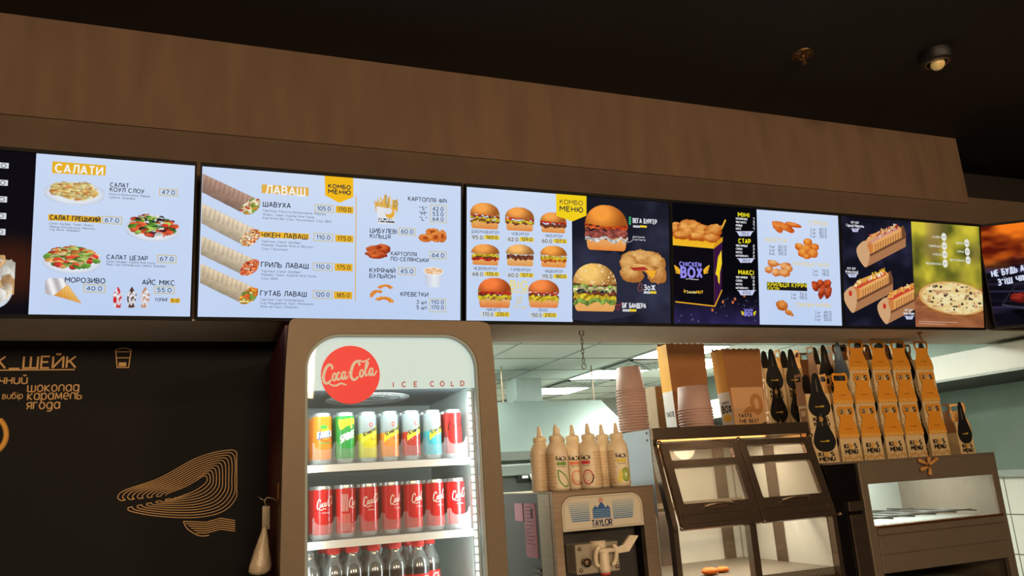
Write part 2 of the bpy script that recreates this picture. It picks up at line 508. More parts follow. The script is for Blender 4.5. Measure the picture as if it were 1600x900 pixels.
# ------------------------------------------------------------------ printed or lit surfaces
class Flat:
    """Coloured shapes laid on a surface; mp(u, v, l) gives the world point, l the tiny height above the surface."""
    STEP = .0004
    def __init__(s, mp):
        s.mp = mp
        s.V, s.Cc, s.F = [], [], []
        s.n = s.nth = 0
    def raw(s, uv, faces, cols, l):
        uv = np.asarray(uv, float).reshape(-1, 2)
        s.nth = (s.nth+1) % 9                     # a hair of height apart, so that strokes crossing one another never lie in one plane
        s.V.append(np.column_stack([uv, (np.asarray(l)+s.nth*.05)*s.STEP*np.ones(len(uv))]))
        c = np.asarray(cols, float)
        if c.ndim == 1: c = np.tile(c, (len(uv), 1))
        s.Cc.append(lin(np.clip(c, 0, 255)))
        s.F += [tuple(int(i)+s.n for i in f) for f in faces]
        s.n += len(uv)
    def poly(s, pts, col, l=1):
        from mathutils.geometry import tessellate_polygon
        t = tessellate_polygon([[Vector((p[0], p[1], 0)) for p in pts]])
        out = []
        for f in t:
            a, b, c = (pts[i] for i in f)
            ccw = (b[0]-a[0])*(c[1]-a[1])-(b[1]-a[1])*(c[0]-a[0]) > 0
            out.append(tuple(f) if ccw else tuple(f)[::-1])
        s.raw(pts, out, col, l)
    def line(s, pts, wd, col, l=2):
        v, f = strip(pts, wd)
        if v: s.raw(v, f, col, l+np.linspace(0, .4, len(v)))
    def cpoly(s, pts, col, l=1, cell=.0011):
        """A filled outline for curved surfaces: a fine grid inside the outline."""
        P_ = np.array(pts, float)
        (x0, y0), (x1, y1) = P_.min(0), P_.max(0)
        def fn(U, V):
            X, Y = x0+(U+1)/2*(x1-x0), y0+(V+1)/2*(y1-y0)
            ins = np.zeros(U.shape, bool)
            for (ax, ay), (bx, by) in zip(P_, np.roll(P_, -1, 0)):
                k = (ay > Y) != (by > Y)
                ins ^= k & (X < (bx-ax)*(Y-ay)/(by-ay+1e-12)+ax)
            e = ((np.abs(U) > .999) | (np.abs(V) > .999)) if len(pts) == 4 else np.zeros(U.shape, bool)
            return np.broadcast_to(np.array(col, float), U.shape+(3,)).copy(), ins | e
        s.patch(x0, y0, x1, y1, fn, cell, l)
    def crect(s, x0, y0, x1, y1, col, l=1): s.patch(x0, y0, x1, y1, solid(lambda U, V: np.broadcast_to(np.array(col, float), U.shape+(3,)).copy()), .0025, l)
    def rect(s, x0, y0, x1, y1, col, l=1): s.raw([(x0, y0), (x1, y0), (x1, y1), (x0, y1)], [(0, 1, 2, 3)], col, l)
    def ell(s, x, y, rx, ry, col, l=1, n=24):
        p = [(x+rx*math.cos(2*PI*i/n), y+ry*math.sin(2*PI*i/n)) for i in range(n)]
        s.raw(p, [tuple(range(n))], col, l)
    def text(s, txt, x, y, width, h, col, bold=.15, l=3, gap=.26, slope=0, shear=0, fit=True):
        adv = []
        X = 0
        for ch in txt:
            g = glyph(ch)
            adv.append((X, g))
            X += g[0]+gap+(bold-.15)
        X -= gap+(bold-.15)
        kx = width/max(X, .01) if fit else h
        for x0, (gw, st) in adv:
            for pl in st:
                q = []
                for (a, b) in pl:
                    q.append(((x0+a+shear*b)*kx, (b)*h))
                runs = [[q[0]]]
                for i in range(1, len(q)):          # a sharp corner ends one stroke and starts the next
                    runs[-1].append(q[i])
                    if i < len(q)-1:
                        ax, ay = q[i][0]-q[i-1][0], q[i][1]-q[i-1][1]
                        bx_, by_ = q[i+1][0]-q[i][0], q[i+1][1]-q[i][1]
                        la, lb_ = math.hypot(ax, ay), math.hypot(bx_, by_)
                        if la > 0 and lb_ > 0 and (ax*bx_+ay*by_)/(la*lb_) < -.25:
                            e = .3*bold*h
                            runs[-1][-1] = (q[i][0]+ax/la*e*.4, q[i][1]+ay/la*e*.4)
                            runs.append([(q[i][0]-bx_/lb_*e*.4, q[i][1]-by_/lb_*e*.4)])
                for q_ in runs:
                    v, f = strip(q_, bold*h)
                    if v:
                        v = [(x+p[0], y+p[1]+slope*p[0]) for p in v]
                        s.raw(v, f, col, l)
    def script(s, x, y, width, col, l=3, k=1.0, sy=1.0, slope=.1, lo=0, hi=99):
        for i, (pl, wd) in enumerate(SCRIPT):
            if not lo <= i < hi: continue
            q = [(x+p[0]*width, y+(p[1]*sy+p[0]*slope)*width) for p in spline(pl, 5)]
            m = len(q)
            ws = [wd*width*k*(.75+.45*math.sin(PI*j/(m-1))) for j in range(m)]
            s.line(q, ws, col, l)
    def patch(s, x0, y0, x1, y1, fn, cell=.0017, l=1):
        nx = max(6, int(abs(x1-x0)/cell))
        ny = max(6, int(abs(y1-y0)/cell))
        us = np.linspace(-1, 1, nx+1)
        vs = np.linspace(-1, 1, ny+1)
        U, Vv = np.meshgrid(us, vs)
        col, mask = fn(U, Vv)
        keep = mask > .5
        idx = -np.ones(U.shape, int)
        used = np.zeros(U.shape, bool)
        q = keep[:-1, :-1].astype(int)+keep[1:, :-1]+keep[1:, 1:]+keep[:-1, 1:]
        q = q >= 3
        used[:-1, :-1] |= q
        used[1:, :-1] |= q
        used[1:, 1:] |= q
        used[:-1, 1:] |= q
        idx[used] = np.arange(used.sum())
        X = x0+(U[used]+1)/2*(x1-x0)
        Y = y0+(Vv[used]+1)/2*(y1-y0)
        jj, ii = np.nonzero(q)
        fc = np.column_stack([idx[jj, ii], idx[jj, ii+1], idx[jj+1, ii+1], idx[jj+1, ii]])
        if len(fc): s.raw(np.column_stack([X, Y]), fc.tolist(), col[used], l)
    def build(s, name, m, parent=None, label=None, kind=None):
        uvl = np.concatenate(s.V)
        off = worldloc(parent) if parent else Vector((0, 0, 0))
        P = s.mp(uvl[:, 0], uvl[:, 1], uvl[:, 2])-np.array(off)
        me = bpy.data.meshes.new(name)
        me.from_pydata(P.tolist(), [], s.F)
        a = me.attributes.new('Col', 'FLOAT_COLOR', 'POINT')
        c = np.concatenate(s.Cc)
        a.data.foreach_set('color', np.column_stack([c, np.ones(len(c))]).ravel().astype(np.float32))
        me.materials.append(m)
        me.update()
        o = bpy.data.objects.new(name, me)
        C.objects.link(o)
        if parent: o.parent = parent
        if label: o['label'] = label
        if kind: o['kind'] = kind
        return o
def plane_map(o, ex, ey):
    o, ex, ey = (np.array(q, float) for q in (o, ex, ey))
    n = np.cross(ex, ey)
    return lambda u, v, l: o+np.outer(u, ex)+np.outer(v, ey)+np.outer(l, n)
def can_map(c, r, turn=0):
    return lambda u, v, l: np.column_stack([c[0]+(r+l)*np.sin(u/r+turn), c[1]-(r+l)*np.cos(u/r+turn), c[2]+v])

# ------------------------------------------------------------------ picture painters for the lit menu displays
_T = np.random.RandomState(7).rand(64, 64)
def vn(x, y):
    xi, yi = np.floor(x).astype(int), np.floor(y).astype(int)
    fx, fy = x-xi, y-yi
    fx, fy = fx*fx*(3-2*fx), fy*fy*(3-2*fy)
    g = lambda i, j: _T[i % 64, j % 64]
    return (g(xi, yi)*(1-fx)+g(xi+1, yi)*fx)*(1-fy)+(g(xi, yi+1)*(1-fx)+g(xi+1, yi+1)*fx)*fy
def fbm(x, y): return (vn(x, y)+.5*vn(2*x+9, 2*y+4)+.25*vn(4*x+3, 4*y+7))/1.75
def mix(a, b, t): return np.asarray(a, float)+(np.asarray(b, float)-np.asarray(a, float))*np.clip(t, 0, 1)[..., None]
def blank(U): return np.zeros(U.shape+(3,)), np.zeros(U.shape)
def put(col, m, region, c):
    col[region] = c[region] if np.ndim(c) == 3 else c
    m[region] = 1
def burger(bun=(225, 130, 55), layers=((.1, -.08, (120, 160, 60)), (-.02, -.18, (200, 50, 35)), (-.12, -.3, (245, 175, 50)), (-.2, -.5, (110, 55, 35))), seed=0, top=.12, low=-.45, seeds=False, bun2=(240, 185, 115)):
    def fn(U, V):
        c, m = blank(U)
        n = fbm(U*5+seed, V*5+seed*3)
        put(c, m, (V < low+.12) & ((np.abs(U)/.88)**4+((V-low+.05)/(low+1.02))**4 < 1.0) & (V > -1), mix(bun2, bun, (low-V)*1.2+.3*n))
        for k, (a, b, col) in enumerate(layers):
            wob = .09*(vn(U*6+k*5+seed, U*0+k)-.5)*2
            wd = .93+.1*(vn(V*4+k, U*0+seed)-.5)
            t = fbm(U*9+k*3+seed, V*12)
            put(c, m, (V < a+wob) & (V > b+wob*1.4) & (np.abs(U) < wd), mix(np.array(col)*.55, np.minimum(np.array(col)*1.35, 255), t*1.5-.2))
        k = (V > top-.06*np.cos(U*2)) & ((U/.95)**2+((V-top)/(1-top))**2 < 1)
        sh = np.clip(1-np.sqrt((U+.25)**2+((V-.62)*1.2)**2), 0, 1)
        cc = mix(np.array(bun)*.72, np.minimum(np.array(bun)*1.18+18, 255), sh*1.5)
        put(c, m, k, cc)
        if seeds: put(c, m, k & (vn(U*17+3, V*17) > .8), np.array((250, 220, 160.)))
        return c, m
    return fn
def lumps(blobs, ca, cb, freq=8, seed=0, rough=.25):
    def fn(U, V):
        c, m = blank(U)
        n = fbm(U*freq+seed, V*freq+seed*2)
        for i, (x, y, rx, ry, a) in enumerate(blobs):
            ca_, sa_ = math.cos(R(a)), math.sin(R(a))
            p = ((U-x)*ca_+(V-y)*sa_)/rx
            q = (-(U-x)*sa_+(V-y)*ca_)/ry
            d = p*p+q*q+(n-.5)*rough*2
            sh = np.clip(1-((p+.25)**2+(q-.4)**2), 0, 1)
            put(c, m, d < 1, mix(np.array(ca), np.array(cb), .75*sh+.7*(n-.4)))
        return c, m
    return fn
def scatter(pal, n, size, plate=(232, 238, 246), seed=0, hgt=.8, cy=.05, rx=.86, ry=.7, plate_ry=.95, squash=.7):
    rnd = random.Random(seed)
    bl = []
    for i in range(n):
        a = rnd.random()*2*PI
        r = math.sqrt(rnd.random())
        bl.append((rx*r*math.cos(a), cy+ry*r*math.sin(a), size*(.6+rnd.random()*.8), size*(.5+rnd.random()*.6)*1.4, rnd.random()*180, rnd.choice(pal)))
    bl.sort(key=lambda b: -b[1])
    def fn(U, V):
        c, m = blank(U)
        if plate:
            d = U**2+((V+.15)/.85)**2
            put(c, m, d < 1, mix(plate, (205, 214, 232), (d-.55)*2.2))
        nz = fbm(U*9+seed, V*9)
        for x, y, a, b, ang, col in bl:
            ca_, sa_ = math.cos(R(ang)), math.sin(R(ang))
            p = ((U-x)*ca_+(V-y)*sa_)/a
            q = (-(U-x)*sa_+(V-y)*ca_)/b
            put(c, m, p*p+q*q+(nz-.5)*.7 < 1, mix(np.array(col)*.72, np.minimum(np.array(col)*1.12+10, 255), .5-.5*q+.5*(nz-.5)))
        return c, m
    return fn
def rollup(skin, fill, seed=0):
    """A grilled wrap lying from upper left to lower right, its filling showing at the cut end."""
    def fn(U, V):
        c, m = blank(U)
        x0, y0, x1, y1 = -1.1, .62, .62, -.45
        L = math.hypot(x1-x0, y1-y0)
        tx, ty = (x1-x0)/L, (y1-y0)/L
        s = (U-x0)*tx+(V-y0)*ty
        q = -(U-x0)*ty+(V-y0)*tx
        rad = .40+.05*s/L
        k = (s < L) & (np.abs(q) < rad)
        st = (np.sin(s*34+q*16) > .35) & (q > -.12+.2*(s/L))
        body = mix(np.array(skin)*.72, np.minimum(np.array(skin)*1.13, 255), .55+q*1.1+.3*(fbm(U*6+seed, V*6)-.5))
        body[st] *= .9
        put(c, m, k, body)
        e = (((U-x1-.06)*tx+(V-y1+.02)*ty)/.26)**2+((-(U-x1)*ty+(V-y1)*tx)/.47)**2+.5*(fbm(U*7+seed, V*7)-.5)
        n = vn(U*8+seed*5, V*9+seed)
        f = np.zeros(U.shape+(3,))
        pal = [np.array(p, float) for p in fill]
        for i, p in enumerate(pal): f[(n >= i/len(pal))] = p
        f *= (.75+.5*vn(U*14, V*14+seed))[..., None]
        put(c, m, e < 1, f)
        return c, m
    return fn
def fries_fn(U, V):
    c, m = blank(U)
    rnd = random.Random(3)
    for i in range(34):
        x = -.8+1.6*i/33+rnd.uniform(-.05, .05)
        tip = rnd.uniform(.45, .98)*(1-.35*abs(x))
        lean = x*.18+rnd.uniform(-.12, .12)
        k = (V > -.2) & (V < tip) & (np.abs(U-x-lean*V) < .05)
        put(c, m, k, np.array((238, 190, 95.))*rnd.uniform(.8, 1.06))
    k = (V < .12+.12*(U**2)-.05) & (V > -.98) & (np.abs(U) < .76+.1*V)
    b = mix((236, 238, 244), (214, 220, 232), U*.5+.3)
    put(c, m, k, b)
    put(c, m, k & ((((U-.25)/.36)**2+((V+.25)/.34)**2 < 1) & (((U-.12)/.3)**2+((V+.1)/.25)**2 > 1) | ((U > .3) & (V > -.1+.3*(.8-U)))), np.array((236, 178, 55.)))
    put(c, m, k & (np.abs(V+.66) < .05) & (np.abs(U+.1) < .5) & (vn(U*22, V*3) > .3), np.array((40, 40, 48.)))
    put(c, m, k & (np.abs(V+.82) < .05) & (np.abs(U) < .62) & (vn(U*22+5, V*3) > .3), np.array((40, 40, 48.)))
    return c, m
def rings_fn(U, V):
    c, m = blank(U)
    n = fbm(U*7, V*7)
    for x, y, rx, ry in ((.0, .45, .5, .45), (-.5, -.3, .48, .5), (.22, -.15, .42, .6), (.68, .0, .3, .75)):
        d = ((U-x)/rx)**2+((V-y)/ry)**2
        put(c, m, d+(n-.5)*.4 < 1, mix((196, 88, 28), (244, 160, 80), 1.2*n+.3*(V-y)))
        put(c, m, d < .17, np.array((176, 76, 30.)))
    return c, m
def cupsoup_fn(U, V):
    c, m = blank(U)
    k = (V < .55) & (V > -.97) & (np.abs(U) < .78+.2*V)
    put(c, m, k, mix((240, 243, 250), (190, 200, 222), np.abs(U-.1)*.9))
    put(c, m, (U/.96)**2+((V-.55)/.42)**2 < 1, np.array((245, 246, 250.)))
    n = vn(U*7, V*9)
    put(c, m, (U/.86)**2+((V-.56)/.33)**2 < 1, mix((226, 160, 100), (250, 226, 196), n*1.3))
    return c, m
def shrimp_fn(flip=False):
    def fn(U, V):
        c, m = blank(U)
        for (x, y, rx, ry, a0, a1) in ((.28, .42, .62, .42, 15, 165), (-.28, -.1, .58, .5, 50, 195), (.18, -.62, .75, .5, 5, 150)):
            p, q = (U-x)/rx, (V-y)/ry
            d = np.sqrt(p*p+q*q)
            an = np.degrees(np.arctan2(q, p)) % 360
            n = fbm(U*8, V*8)
            k = (np.abs(d-.78) < .27+.1*(n-.5)) & (an > a0) & (an < a1)
            put(c, m, k, mix((206, 104, 30), (248, 172, 80), n+.6*(d-.6)))
        return c, m
    return fn
def cone_fn(U, V):
    c, m = blank(U)
    t = ((U+.9)*.75-(V-.75)*.65)            # along the cone
    q = ((U+.9)*.65+(V-.75)*.75)
    k = (t > .75) & (t < 2.35) & (np.abs(q-.02) < (2.35-t)*.36)
    put(c, m, k, mix((222, 150, 62), (246, 196, 110), .5+q*1.4+.25*np.sin(t*26)*np.sin(q*26)))
    k = (t > -.1) & (t < .9) & (np.abs(q) < .72-.3*np.abs(t-.4))
    put(c, m, k, mix((190, 182, 186), (250, 250, 252), .5+.5*np.sin(t*6+q*9)))
    return c, m
def sundae(col, seed):
    def fn(U, V):
        c, m = blank(U)
        n = vn(U*4+seed, V*5)
        k = (V < .35) & (V > -.95) & (np.abs(U) < .62+.2*V+.08)
        put(c, m, k, mix((225, 228, 236), col, (n-.42)*5))
        k = (U/(.74-.55*np.clip(V, 0, 1)))**2+((V-.3)/.62)**2 < 1
        put(c, m, k, mix((205, 205, 214), (252, 252, 254), .5+.5*np.sin(V*14+U*4)))
        put(c, m, k & (n > .62), np.array(col, float))
        return c, m
    return fn
def solid(fn): return lambda U, V: (fn(U, V), np.ones(U.shape))

# ------------------------------------------------------------------ the setting
concrete = mat('bulkhead_plaster', (106, 84, 66), .85, noise=.13, scale=6, bump=.1, stretch=(2.4, 2.4, .5))
header_m = mat('header_plaster_shaded', (92, 76, 62), .85, noise=.10, scale=5, bump=.08, stretch=(2, 2, .8))  # darker copy of the bulkhead plaster, standing in for the shaded band
black_paint = mat('black_ceiling_paint', (30, 25, 21), .8, noise=.15, scale=4)
chalk = mat('black_wall_board', (15, 14, 17), .7, noise=.1, scale=60, spec=.25)
white_wall = mat('white_kitchen_wall', (226, 230, 222), .5, noise=.02, scale=3)
steel_sheet = mat('steel_wall_sheet', (112, 124, 114), .42, .85, noise=.15, scale=3)
b = MB(); b.box((-3.2, -4, -.1), (7, 8.6, 0))
struct('floor', b, mat('dark_floor_tile', (66, 60, 54), .35, noise=.15, scale=6))
b = MB(); b.box((1.05, 3.62, 0), (4.62, 8.4, .006))
struct('floor_kitchen', b, mat('pale_kitchen_floor', (206, 204, 192), .4, noise=.05, scale=3))
b = MB(); b.box((-3.2, -4, 3.073), (7, 3.4, 3.2))
struct('ceiling', b, black_paint)
b = MB(); b.box((-3.2, -4.1, 0), (7, -4, 3.2))
struct('wall_back', b, mat('dark_brown_wall', (70, 55, 42), .8, noise=.1, scale=3))
b = MB(); b.box((-3.2, 2.654, 2.719), (3.566, 2.66, 3.073)); b.box((-3.2, 2.66, 2.753), (3.566, 3.02, 3.073))
struct('wall_front', b, concrete)
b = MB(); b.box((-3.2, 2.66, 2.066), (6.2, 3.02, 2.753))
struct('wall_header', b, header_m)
b = MB(); b.box((-3.2, 2.66, 2.060), (6.2, 3.02, 2.066))
struct('ceiling_soffit', b, mat('soffit_plaster_lit', (206, 200, 186), .8, noise=.08, scale=5, bump=.08))  # lightened plaster: bounce light on the soffit is put into its colour
b = MB(); b.box((3.566, 3.02, 2.7), (7, 3.1, 3.073))
struct('wall_upper', b, black_paint)
b = MB(); b.box((-3.2, 3.02, 0), (.99, 3.1, 2.062))
struct('wall_left', b, chalk)
b = MB(); b.box((.99, 3.02, 0), (1.05, 8.4, 2.37))
struct('wall_partition', b, white_wall)
b = MB(); b.box((.99, 8.4, 0), (4.7, 8.5, 2.5))
struct('wall_kitchen', b, white_wall)
b = MB(); b.box((4.62, 2.3, 1.37), (4.7, 8.4, 2.5))
struct('wall_right', b, steel_sheet)
tile = mat('white_wall_tile', (222, 226, 216), .25)
nt = tile.node_tree
br = nt.nodes.new('ShaderNodeTexBrick')
br.offset = 0
br.inputs['Color1'].default_value = br.inputs['Color2'].default_value = tuple(lin((222, 227, 217)))+(1,)
br.inputs['Mortar'].default_value = tuple(lin((96, 98, 92)))+(1,)
br.inputs['Scale'].default_value = 1
br.inputs['Mortar Size'].default_value = .0035
br.inputs['Brick Width'].default_value = .3
br.inputs['Row Height'].default_value = .235
tc = nt.nodes.new('ShaderNodeTexCoord')
sx = nt.nodes.new('ShaderNodeSeparateXYZ')
cx = nt.nodes.new('ShaderNodeCombineXYZ')
nt.links.new(tc.outputs['Object'], sx.inputs[0])
nt.links.new(sx.outputs['Y'], cx.inputs['X'])
ad = nt.nodes.new('ShaderNodeMath'); ad.inputs[1].default_value = .07
nt.links.new(sx.outputs['Z'], ad.inputs[0])
nt.links.new(ad.outputs[0], cx.inputs['Y'])
nt.links.new(cx.outputs[0], br.inputs['Vector'])
nt.links.new(br.outputs[0], nt.nodes['Principled BSDF'].inputs['Base Color'])
b = MB(); b.box((4.62, 2.3, 0), (4.7, 8.4, 1.33))
struct('wall_tiles', b, tile)
b = MB(); b.box((4.59, 2.3, 1.33), (4.7, 8.4, 1.37))
struct('trim_ledge', b, mat('ledge_steel', (170, 176, 170), .35, .6))
# kitchen ceiling with its grid of bars
b = MB(); b.box((.99, 3.02, 2.37), (4.7, 8.5, 2.45))
ck = struct('ceiling_kitchen', b, mat('ceiling_tile_white', (224, 230, 222), .8, noise=.03, scale=40))
b = MB()
GX = [1.32+.5725*i for i in range(6)]
GY = [3.55+.592*i for i in range(9)]
for x in GX: b.box((x-.007, 3.02, 2.366), (x+.007, 8.4, 2.3705))
for y in GY: b.box((1.05, y-.007, 2.3655), (4.62, y+.007, 2.3705))
tag(b.build('grid_bars', mat('grid_bar_grey', (150, 158, 152), .5), ck))

# ------------------------------------------------------------------ kitchen ceiling lights and vents
lightm = mat('fluorescent_diffuser', (244, 246, 234), .5, emit=PANEL_STRENGTH)
vent_m = mat('vent_grey', (120, 126, 122), .5)
frame_m = mat('light_frame_white', (220, 224, 220), .5)
k = 0
for (i, j, lab) in ((3, 2, 'lit square ceiling panel nearest the pass-through, partly behind the paper cups'),
                    (3, 4, 'lit square ceiling panel second from the pass-through in the kitchen'),
                    (3, 6, 'lit square ceiling panel farthest back in the kitchen, above the hood'),
                    (0, 0, 'lit square ceiling panel just behind the drinks fridge'),
                    (2, 0, 'lit square ceiling panel just behind the warming cabinets'),
                    (0, 3, 'lit square ceiling panel over the left kitchen wall'),
                    (4, 3, 'lit square ceiling panel above the right-hand duct')):
    x0, x1 = GX[i]+.012, GX[i+1]-.012
    y0, y1 = GY[j]+.012, GY[j+1]-.012
    t = thing('ceiling_light', lab, 'ceiling light', ((x0+x1)/2, (y0+y1)/2, 2.37), 'kitchen ceiling lights')
    b = MB()
    for q in ((x0, y0, x1, y0+.015), (x0, y1-.015, x1, y1), (x0, y0+.015, x0+.015, y1-.015), (x1-.015, y0+.015, x1, y1-.015)): b.box((q[0], q[1], 2.36), (q[2], q[3], 2.37))
    b.build('frame', frame_m, t)
    b = MB(); b.box((x0+.015, y0+.015, 2.3625), (x1-.015, y1-.015, 2.3695))
    b.build('diffuser', lightm, t)
for (i, j, lab) in ((3, 3, 'square ceiling air vent between the two nearer lit panels'),
                    (3, 5, 'square ceiling air vent between the two farther lit panels'),
                    (3, 7, 'square ceiling air vent beyond the farthest lit panel')):
    x0, x1 = GX[i]+.03, GX[i+1]-.03
    y0, y1 = GY[j]+.03, GY[j+1]-.03
    t = thing('ceiling_vent', lab, 'air vent', ((x0+x1)/2, (y0+y1)/2, 2.37), 'kitchen ceiling vents')
    b = MB()
    b.box((x0, y0, 2.364), (x1, y1, 2.37))
    b.build('backing', mat('vent_dark', (52, 56, 54), .7), t)
    b = MB()
    for r in range(5):
        d = .028+.048*r
        for (p, q) in (((x0+d, y0+d), (x1-d, y0+d+.022)), ((x0+d, y1-d-.022), (x1-d, y1-d)), ((x0+d, y0+d), (x0+d+.022, y1-d)), ((x1-d-.022, y0+d), (x1-d, y1-d))):
            b.box((p[0], p[1], 2.352+.002*r), (q[0], q[1], 2.364))
    b.build('louver_ring', mat('vent_white', (205, 210, 204), .5), t)

# ------------------------------------------------------------------ lit menu displays
bezel = mat('display_bezel', (12, 12, 14), .6, spec=.2)
displaym = vcmat('menu_display', emit=.92)
TILT = Vector((0, -.082, .482)).normalized()
HH = .489
class Screen(Flat):
    def __init__(s, x0, x1, theta=0, o=None, lean=.082):
        s.o = Vector(o) if o else Vector((x0, 2.63, 2.068))
        th = R(theta)
        s.ex = Vector((math.cos(th), -math.sin(th), 0))
        s.ey = Vector((-math.sin(th)*lean, -math.cos(th)*lean, .482)).normalized()
        s.nn = s.ex.cross(s.ey)
        s.W = x1-x0
        Flat.__init__(s, plane_map(s.o, s.ex, s.ey))
    def P(s, px, py):
        p = hit(px, py, s.o, s.nn)-s.o
        return p.dot(s.ex), p.dot(s.ey)
    def k(s, px, py):          # metres per photo pixel, upright
        return s.P(px, py-4)[1]/8-s.P(px, py+4)[1]/8
    def T(s, txt, x0, y0, x1, y1, h, col, bold=.17, l=4):
        if 6.2 <= h <= 9: h *= .86
        a, c = s.P(x0, y0), s.P(x1, y1)
        s.text(txt, a[0], a[1], c[0]-a[0], h*s.k((x0+x1)/2, y0), col, bold, l)
    def B(s, x0, y0, x1, y1, col=None, line=None, l=2, wd=.0022):
        a, c = s.P(x0, y0), s.P(x1, y1)
        yb, yt = c[1], a[1]
        if col is not None: s.rect(a[0], yb, c[0], yt, col, l)
        if line is not None: s.line([(a[0], yb), (c[0], yb), (c[0], yt), (a[0], yt), (a[0], yb)], wd, line, l+1)
    def Q(s, pts, col, l=1): s.poly([(u, min(max(v, 0), HH)) for u, v in (s.P(*p) for p in pts)], col, l)
    def L(s, pts, wd, col, l=3): s.line([s.P(*p) for p in pts], wd, col, l)
    def I(s, cx, cy, w_, h_, fn, l=2, cell=.0017):
        kx = s.P(cx+2, cy)[0]/4-s.P(cx-2, cy)[0]/4
        ky = s.k(cx, cy)
        u, v = s.P(cx, cy)
        x0, x1 = u-kx*w_/2, u+kx*w_/2
        def inside(U, V):
            c, m = fn(U, V)
            x = x0+(U+1)/2*(x1-x0)
            return c, m*((x > 0) & (x < s.W))
        s.patch(x0, v-ky*h_/2, x1, v+ky*h_/2, inside, cell, l)
    def fin(s, label, group='menu displays in a row under the brown bulkhead'):
        t = thing('menu_display', label, 'menu screen', s.o+s.ex*s.W/2, group)
        M = Matrix(((s.ex.x, s.ey.x, s.nn.x, s.o.x), (s.ex.y, s.ey.y, s.nn.y, s.o.y), (s.ex.z, s.ey.z, s.nn.z, s.o.z), (0, 0, 0, 1)))
        b = MB(); b.M = M
        b.box((-.0055, -.012, -.024), (s.W+.0055, HH+.012, -.0015))
        b.build('housing', bezel, t)
        b = MB(); b.M = M
        W = s.W
        for q in ((-.0055, -.012, W+.0055, -.001), (-.0055, HH+.001, W+.0055, HH+.012), (-.0055, -.001, -.0008, HH+.001), (W+.0008, -.001, W+.0055, HH+.001)):
            b.box((q[0], q[1], -.0015), (q[2], q[3], .006))
        b.build('bezel', bezel, t)
        b = MB(); b.M = M
        b.box((W*.35, .2, -.09 if s.nn.y > -.9 else -.075), (W*.65, .36, -.024))
        b.build('wall_bracket', mat('bracket_black', (24, 24, 24), .6), t)
        Flat.build(s, 'picture', displaym, t)
        return t
WH = (205, 222, 250)
INK = (42, 44, 58)
YEL = (238, 184, 42)
GRY = (104, 110, 128)
def small(s, txt, x0, y0, x1, y1, h=3.0): s.T(txt, x0, y0, x1, y1, h, GRY, .15)
def price(s, txt, x0, y0, x1, y1, fill=None, h=6):
    s.B(x0, y0, x1, y1, fill, (214, 190, 90) if fill is None else None)
    m = (x1-x0)*.14
    u0, u1 = s.P(x0+m, y0)[0], s.P(x1-m, y0)[0]
    va, vb = s.P(x0, y0)[1], s.P(x1, y1)[1]
    hh = h*s.k(x0, y0)
    s.text(txt, u0, (va+vb)/2-hh/2, u1-u0, hh, INK, .16, 5)
def white_bg(s, u0, u1):
    s.patch(u0, 0, u1, HH, solid(lambda U, V: mix((196, 216, 250), (214, 228, 252), .5+.5*V*np.cos(U*1.3))), .03, 0)

# --- display with the salads
s = Screen(-.071-.87, -.071)
uL = s.P(57, 238)[0]
s.patch(0, 0, uL, HH, solid(lambda U, V: mix((16, 14, 20), (74, 34, 18), np.clip(1.1-((U-.75)**2*3+(V+.45)**2*5), 0, 1)*.8)), .02, 0)
white_bg(s, uL, s.W)
for i, y in enumerate((258, 285, 311, 337, 362)):
    x1 = 13.5-i*1.3
    s.B(x1-40, y-6, x1, y+5.5, (226, 228, 236))
    s.T('55.0', x1-34, y+2, x1-4, y+2.6, 6, INK, .15)
s.I(-8, 440, 62, 84, scatter([(225, 205, 180), (205, 160, 110), (240, 230, 215)], 30, .35, (226, 226, 232), 4))
s.Q([(82, 252), (165, 258.5), (164.5, 274.5), (81.5, 270.5)], YEL)
s.B(82, 253, 165, 273, YEL)
s.T('САЛАТИ', 87, 268.5, 160, 271, 12, (250, 250, 250), .2)
s.I(117, 299, 96, 44, scatter([(240, 190, 110), (250, 220, 160), (226, 150, 80), (238, 205, 130)], 150, .1, seed=1, rx=.74, ry=.62))
s.T('САЛАТ', 172.5, 291.5, 201, 292.8, 7, INK)
s.T('КОУЛ СЛОУ', 172, 299, 225, 301, 7, INK)
small(s, 'Капуста Білокачанна, Морква,', 171, 304.5, 235, 308)
small(s, 'Цибуля, Заправка', 171, 309.5, 211, 311.5)
price(s, '47.0', 249.7, 295, 277, 306.5)
s.B(75.7, 334.5, 158, 348.5, YEL)
s.T('САЛАТ ГРЕЦЬКИЙ', 78.5, 343, 156, 345.5, 8, INK, .2)
price(s, '67.0', 160.5, 338, 190, 350.5)
small(s, 'Салат Айсберг, Томат, Огірки,', 77.5, 350.5, 146, 352.5)
small(s, 'Перець Болгарський, Маслини,', 77.5, 355.5, 149, 358)
small(s, 'Сир Фета, Заправка', 77.5, 360, 124, 362)
s.I(239, 354, 86, 48, scatter([(210, 50, 40), (90, 150, 50), (235, 240, 235), (225, 90, 50), (60, 110, 40), (50, 35, 50), (170, 200, 90)], 120, .14, seed=2, rx=.8, ry=.66))
s.I(113.5, 404, 94, 48, scatter([(110, 165, 60), (215, 120, 60), (245, 225, 170), (70, 130, 45), (235, 170, 90), (215, 60, 45), (190, 205, 110)], 120, .15, seed=5, rx=.82, ry=.66))
s.T('САЛАТ ЦЕЗАР', 167, 404.7, 230.5, 407, 7.5, INK)
price(s, '67.0', 246.5, 398.5, 275, 411)
small(s, 'Салат Айсберг, Куряче Філе Гриль,', 166, 410, 243, 412.5)
small(s, 'Яйце, Сир Голландський, Гренки, Заправка', 166, 414.5, 259, 417.5)
s.T('МОРОЗИВО', 102, 441, 164, 442.7, 8.5, INK)
